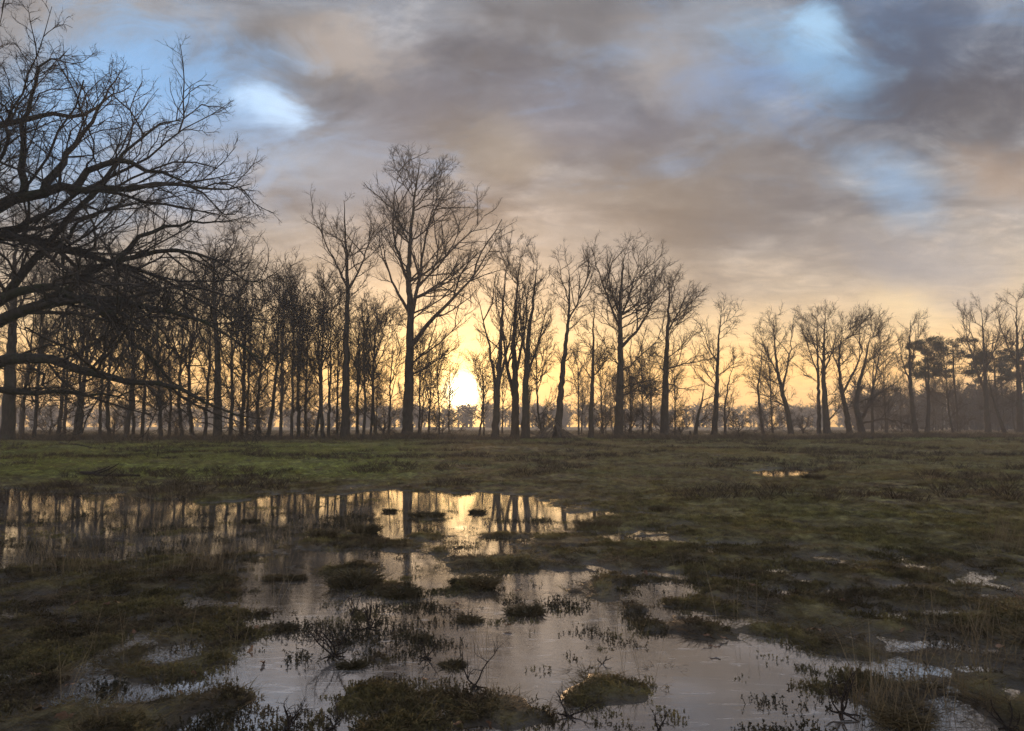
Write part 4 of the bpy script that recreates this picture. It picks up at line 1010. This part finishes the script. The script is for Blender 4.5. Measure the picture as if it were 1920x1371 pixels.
def dead_bush(label, px, py, h_px, seed, arms=5, lean=0.0, roots=True):
    rg = np.random.default_rng(seed); x, y, z = foot(px, py); H = h_px * y / FPX
    e = bpy.data.objects.new('dead_heather', None); COL.objects.link(e); e.location = (x, y, z - .01); tag(e, label, 'shrub', 'dead heather stems in the flood water')
    Vs, Fs, base = [], [], 0
    def stem(p, d, ln, r, lv):
        nonlocal base
        pts = [p]
        for s in range(4):
            d = unit(d + rg.normal(0, .28, 3) + np.array([0, 0, .06])); pts.append(pts[-1] + d * ln / 4)
        pts = np.array(pts); rr = r * np.linspace(1, .5, 5); T = unit(np.gradient(pts, axis=0))
        V, Fq = tubes(pts[:-1], rr[:-1], T[:-1], pts[1:], rr[1:], T[1:], 5, base); Vs.append(V); Fs.append(Fq); base += len(V)
        if lv:
            for _ in range(rg.integers(3, 5)):
                i = rg.integers(1, 5); stem(pts[i], unit(d + rg.normal(0, .6, 3)), ln * rg.uniform(.35, .65), rr[i] * .7, lv - 1)
    mains = []
    for a in range(arms):
        an = 2 * pi * a / arms + rg.uniform(-.4, .4)
        Vs, Fs, base = [], [], 0
        stem(np.array([0, 0, H * .12]), unit(np.array([cos(an) * .7 + lean, sin(an) * .5, 1.0])), H * rg.uniform(.55, .95), .0034 + .0045 * H, 2)
        obj('stem', make_mesh('heather_stem', np.concatenate(Vs), Fs), M_DEAD, e)
    Vs, Fs, base = [], [], 0
    for a in range(6):
        an = 2 * pi * a / 6 + rg.uniform(-.3, .3)
        stem(np.array([0, 0, H * .16]), unit(np.array([cos(an), sin(an) * .8, -.55])), H * .33, .005 + .004 * H, 0)
    obj('root_crown', make_mesh('heather_roots', np.concatenate(Vs), Fs), M_DEAD, e)
DB = [(626, 1238, 95, 5, 0, 'dead black heather bush with splayed roots in the grey water'), (690, 1185, 80, 3, .2, 'forked dead heather right of the splayed one'), (665, 1150, 60, 3, .2, 'thin dead heather stems behind the splayed bush'),
      (535, 1372, 62, 4, .8, 'dark twisted heather root at the bottom edge'), (1578, 1345, 95, 4, .3, 'reddish dead heather bush in the right hand water'), (890, 1290, 75, 2, 0, 'single upright dead twig above the bottom moss island'),
      (800, 1235, 46, 2, .2, 'small bare twig in the pale reflection'), (1130, 1245, 24, 2, 0, 'tiny twig by the moss island'), (1235, 1370, 40, 2, .3, 'dark twig at the bottom edge of the right hand water'), (440, 1205, 40, 3, 0, 'dark dead sprig on the left mossy ground'),
      (625, 1365, 50, 3, 0, 'reddish sprig at the bottom edge near the twisted root'), (1065, 1345, 60, 2, .5, 'bent black twig beside the lower moss strip'), (1890, 1368, 60, 4, 0, 'brown leafy sprig in the bottom right corner')]
for i, (a, b, c, arms, lean, lb) in enumerate(DB): dead_bush(lb, a, b, c, 600 + i, arms, lean)

def branch(name, label, cat, pts, r, seed, forks=3, mat=None):
    """a fallen branch lying on the ground along pixel points"""
    rg = np.random.default_rng(seed); P = [np.array(foot(*q)) for q in pts]; P = polyline(P, .3); P[:, 2] = height(P[:, 0], P[:, 1]) + r * .7 + rg.normal(0, .012, len(P)); o0 = P[0].copy(); P = P - o0
    rr = r * np.linspace(1, .45, len(P)); T = unit(np.gradient(P, axis=0)); V, Fq = tubes(P[:-1], rr[:-1], T[:-1], P[1:], rr[1:], T[1:], 8)
    e = bpy.data.objects.new(name, None); COL.objects.link(e); e.location = o0; tag(e, label, cat)
    obj('stem', make_mesh(name, V, [Fq]), mat or M_DEAD, e)
    for f in range(forks):
        i = rg.integers(1, len(P) - 1); d = unit(T[i] + rg.normal(0, .6, 3) + [0, 0, .35]); Q = polyline([P[i], P[i] + d * .35, P[i] + d * .7 + [0, 0, .08]], .2)
        q = rr[i] * .55 * np.linspace(1, .4, len(Q)); T2 = unit(np.gradient(Q, axis=0)); V, Fq = tubes(Q[:-1], q[:-1], T2[:-1], Q[1:], q[1:], T2[1:], 6); obj('side_branch', make_mesh('side_branch', V, [Fq]), mat or M_DEAD, e)
branch('fallen_branch', 'dark fallen branch lying on the green bank at the left', 'branch', [(152, 899), (190, 902), (225, 904), (262, 903)], .045, 1)
branch('fallen_branch', 'fallen branch lying on the grass before the left wood', 'branch', [(112, 834), (135, 838), (150, 842), (172, 845)], .05, 2)
branch('fallen_branch', 'short dark branch on the green strip left of centre', 'branch', [(275, 866), (300, 868), (318, 868)], .035, 3, 1)
x, y, z = foot(374, 829.5)
def rod(name, label, cat, a, b, r, parent=None, mat=None, k=7, r2=None):
    a, b = np.array(a, float), np.array(b, float); c = a; P = polyline([a - c, (b - a) * .5 + np.array([0.01, 0, .03]) * np.linalg.norm(b - a) * .5, b - c], np.linalg.norm(b - a) / 5)
    rr = np.linspace(r, r2 or r * .6, len(P)); T = unit(np.gradient(P, axis=0)); V, Fq = tubes(P[:-1], rr[:-1], T[:-1], P[1:], rr[1:], T[1:], k)
    cap = np.array([list(range(k))[::-1]]); cap2 = np.array([[len(V) - k + j for j in range(k)]])
    o = obj(name, make_mesh(name, V, [Fq, cap, cap2]), mat or M_STICK, parent, c)
    if label: tag(o, label, cat)
    return o
b_ = at(338, 803, y + .5)
rod('pale_stick', 'pale bare stick propped slantwise before the left wood', 'stick', (x, y, z), b_, .035)
x, y, z = foot(1295, 822); rod('broken_stump', 'short broken stump standing by the crooked small tree', 'stump', (x, y, z - .05), (x - .05, y, z + .62), .10, None, M_BARK, 9, .08)
x, y, z = foot(680, 828); rod('low_post', 'short wooden post stub standing right of the fan crowned tree', 'post', (x, y, z - .05), (x + .02, y, z + .42), .07, None, M_BARK, 9, .065)
x, y, z = foot(265, 829.5); rod('short_stump', 'short dark stump before the left wood', 'stump', (x, y, z - .05), (x - .03, y, z + .30), .13, None, M_BARK, 9, .11)

rg = np.random.default_rng(91); c0 = at(1040, HORIZON, 56.6); zc_ = float(height([c0[0]], [56.6])[0])
e = bpy.data.objects.new('stick_pile', None); COL.objects.link(e); e.location = (c0[0], 56.6, zc_)
tag(e, 'heap of leaning sticks piled round the foot of the leaning tree', 'stick pile')
for i in range(44):
    a = rg.uniform(pi, 2 * pi) if i < 30 else rg.uniform(0, 2 * pi); q = rg.uniform(.8, 1.9)
    rod('stick', None, None, (cos(a) * q * 1.1, sin(a) * q * .6, .02), (cos(a) * q * rg.uniform(.0, .35) + rg.normal(0, .12), sin(a) * .2, rg.uniform(.6, 1.5)), rg.uniform(.02, .045), e, M_STICK, 5)
LV = []
for i in range(4):
    n = 10; t = np.linspace(0, 1, n); w = .018 * np.sin(pi * t ** .8) * (1 + .35 * np.sin(t * 19)); ln = .085
    V = np.concatenate([np.stack([t * ln, s * w, .012 * np.sin(t * 3 + i) + abs(s) * .010 * np.sin(t * 7 + i * 2)], 1) for s in (-1, 0, 1)])
    F = np.array([[a * n + j, a * n + j + 1, (a + 1) * n + j + 1, (a + 1) * n + j] for a in range(2) for j in range(n - 1)]); LV.append(make_mesh('fallen_leaf', V, [F]))
SPOTS = [(320, 1103), (213, 1145), (205, 1148), (360, 1155), (475, 1183), (60, 1275), (75, 1340), (100, 1360), (120, 1298), (475, 1220), (490, 1250), (363, 1268), (1335, 1203), (1345, 1202), (1540, 1195), (1700, 1190), (1885, 1235), (1905, 1140),
         (975, 1140), (960, 1180), (790, 1285), (1210, 1080), (1235, 1040), (1450, 1055), (1740, 1048), (1580, 960), (750, 1110), (855, 1135), (980, 1115), (1400, 1110), (1585, 1135), (150, 1140), (430, 1120), (250, 1190), (330, 1305), (910, 1362), (870, 1368), (1350, 1225), (1650, 1080), (1825, 1100)]
for i, (px, py) in enumerate(SPOTS):
    x, y, z = foot(px, py); o = obj('fallen_leaf', LV[i % 4], M_LEAF, None, (x, y, max(z, 0) + .022)); s = rg.uniform(.6, 1.1); o.scale = (s, s, s)
    o.rotation_euler = (rg.normal(0, .35), rg.normal(0, .35), rg.uniform(0, 6.28)); tag(o, 'curled brown oak leaf fallen on the wet ground', 'leaf', 'fallen oak leaves')

# ------------------------------------------------------------------ haze
m, N = material('thin_mist')
pv = N.node('ShaderNodeVolumePrincipled', {'Color': (.93, .95, 1.0), 'Density': .0014, 'Anisotropy': .25})
N.l.new(pv.outputs[0], N.node('ShaderNodeOutputMaterial').inputs['Volume'])
B = np.array([(x, y, z) for z in (-1.6, 29.0) for y in (-32, 523) for x in (-423, 423)], float)
F = np.array([[0, 2, 3, 1], [4, 5, 7, 6], [0, 1, 5, 4], [2, 6, 7, 3], [0, 4, 6, 2], [1, 3, 7, 5]])
tag(obj('haze', make_mesh('haze', B, [F], False), m), 'thin cold mist lying over the meadow and the far wood', 'mist', kind='stuff')
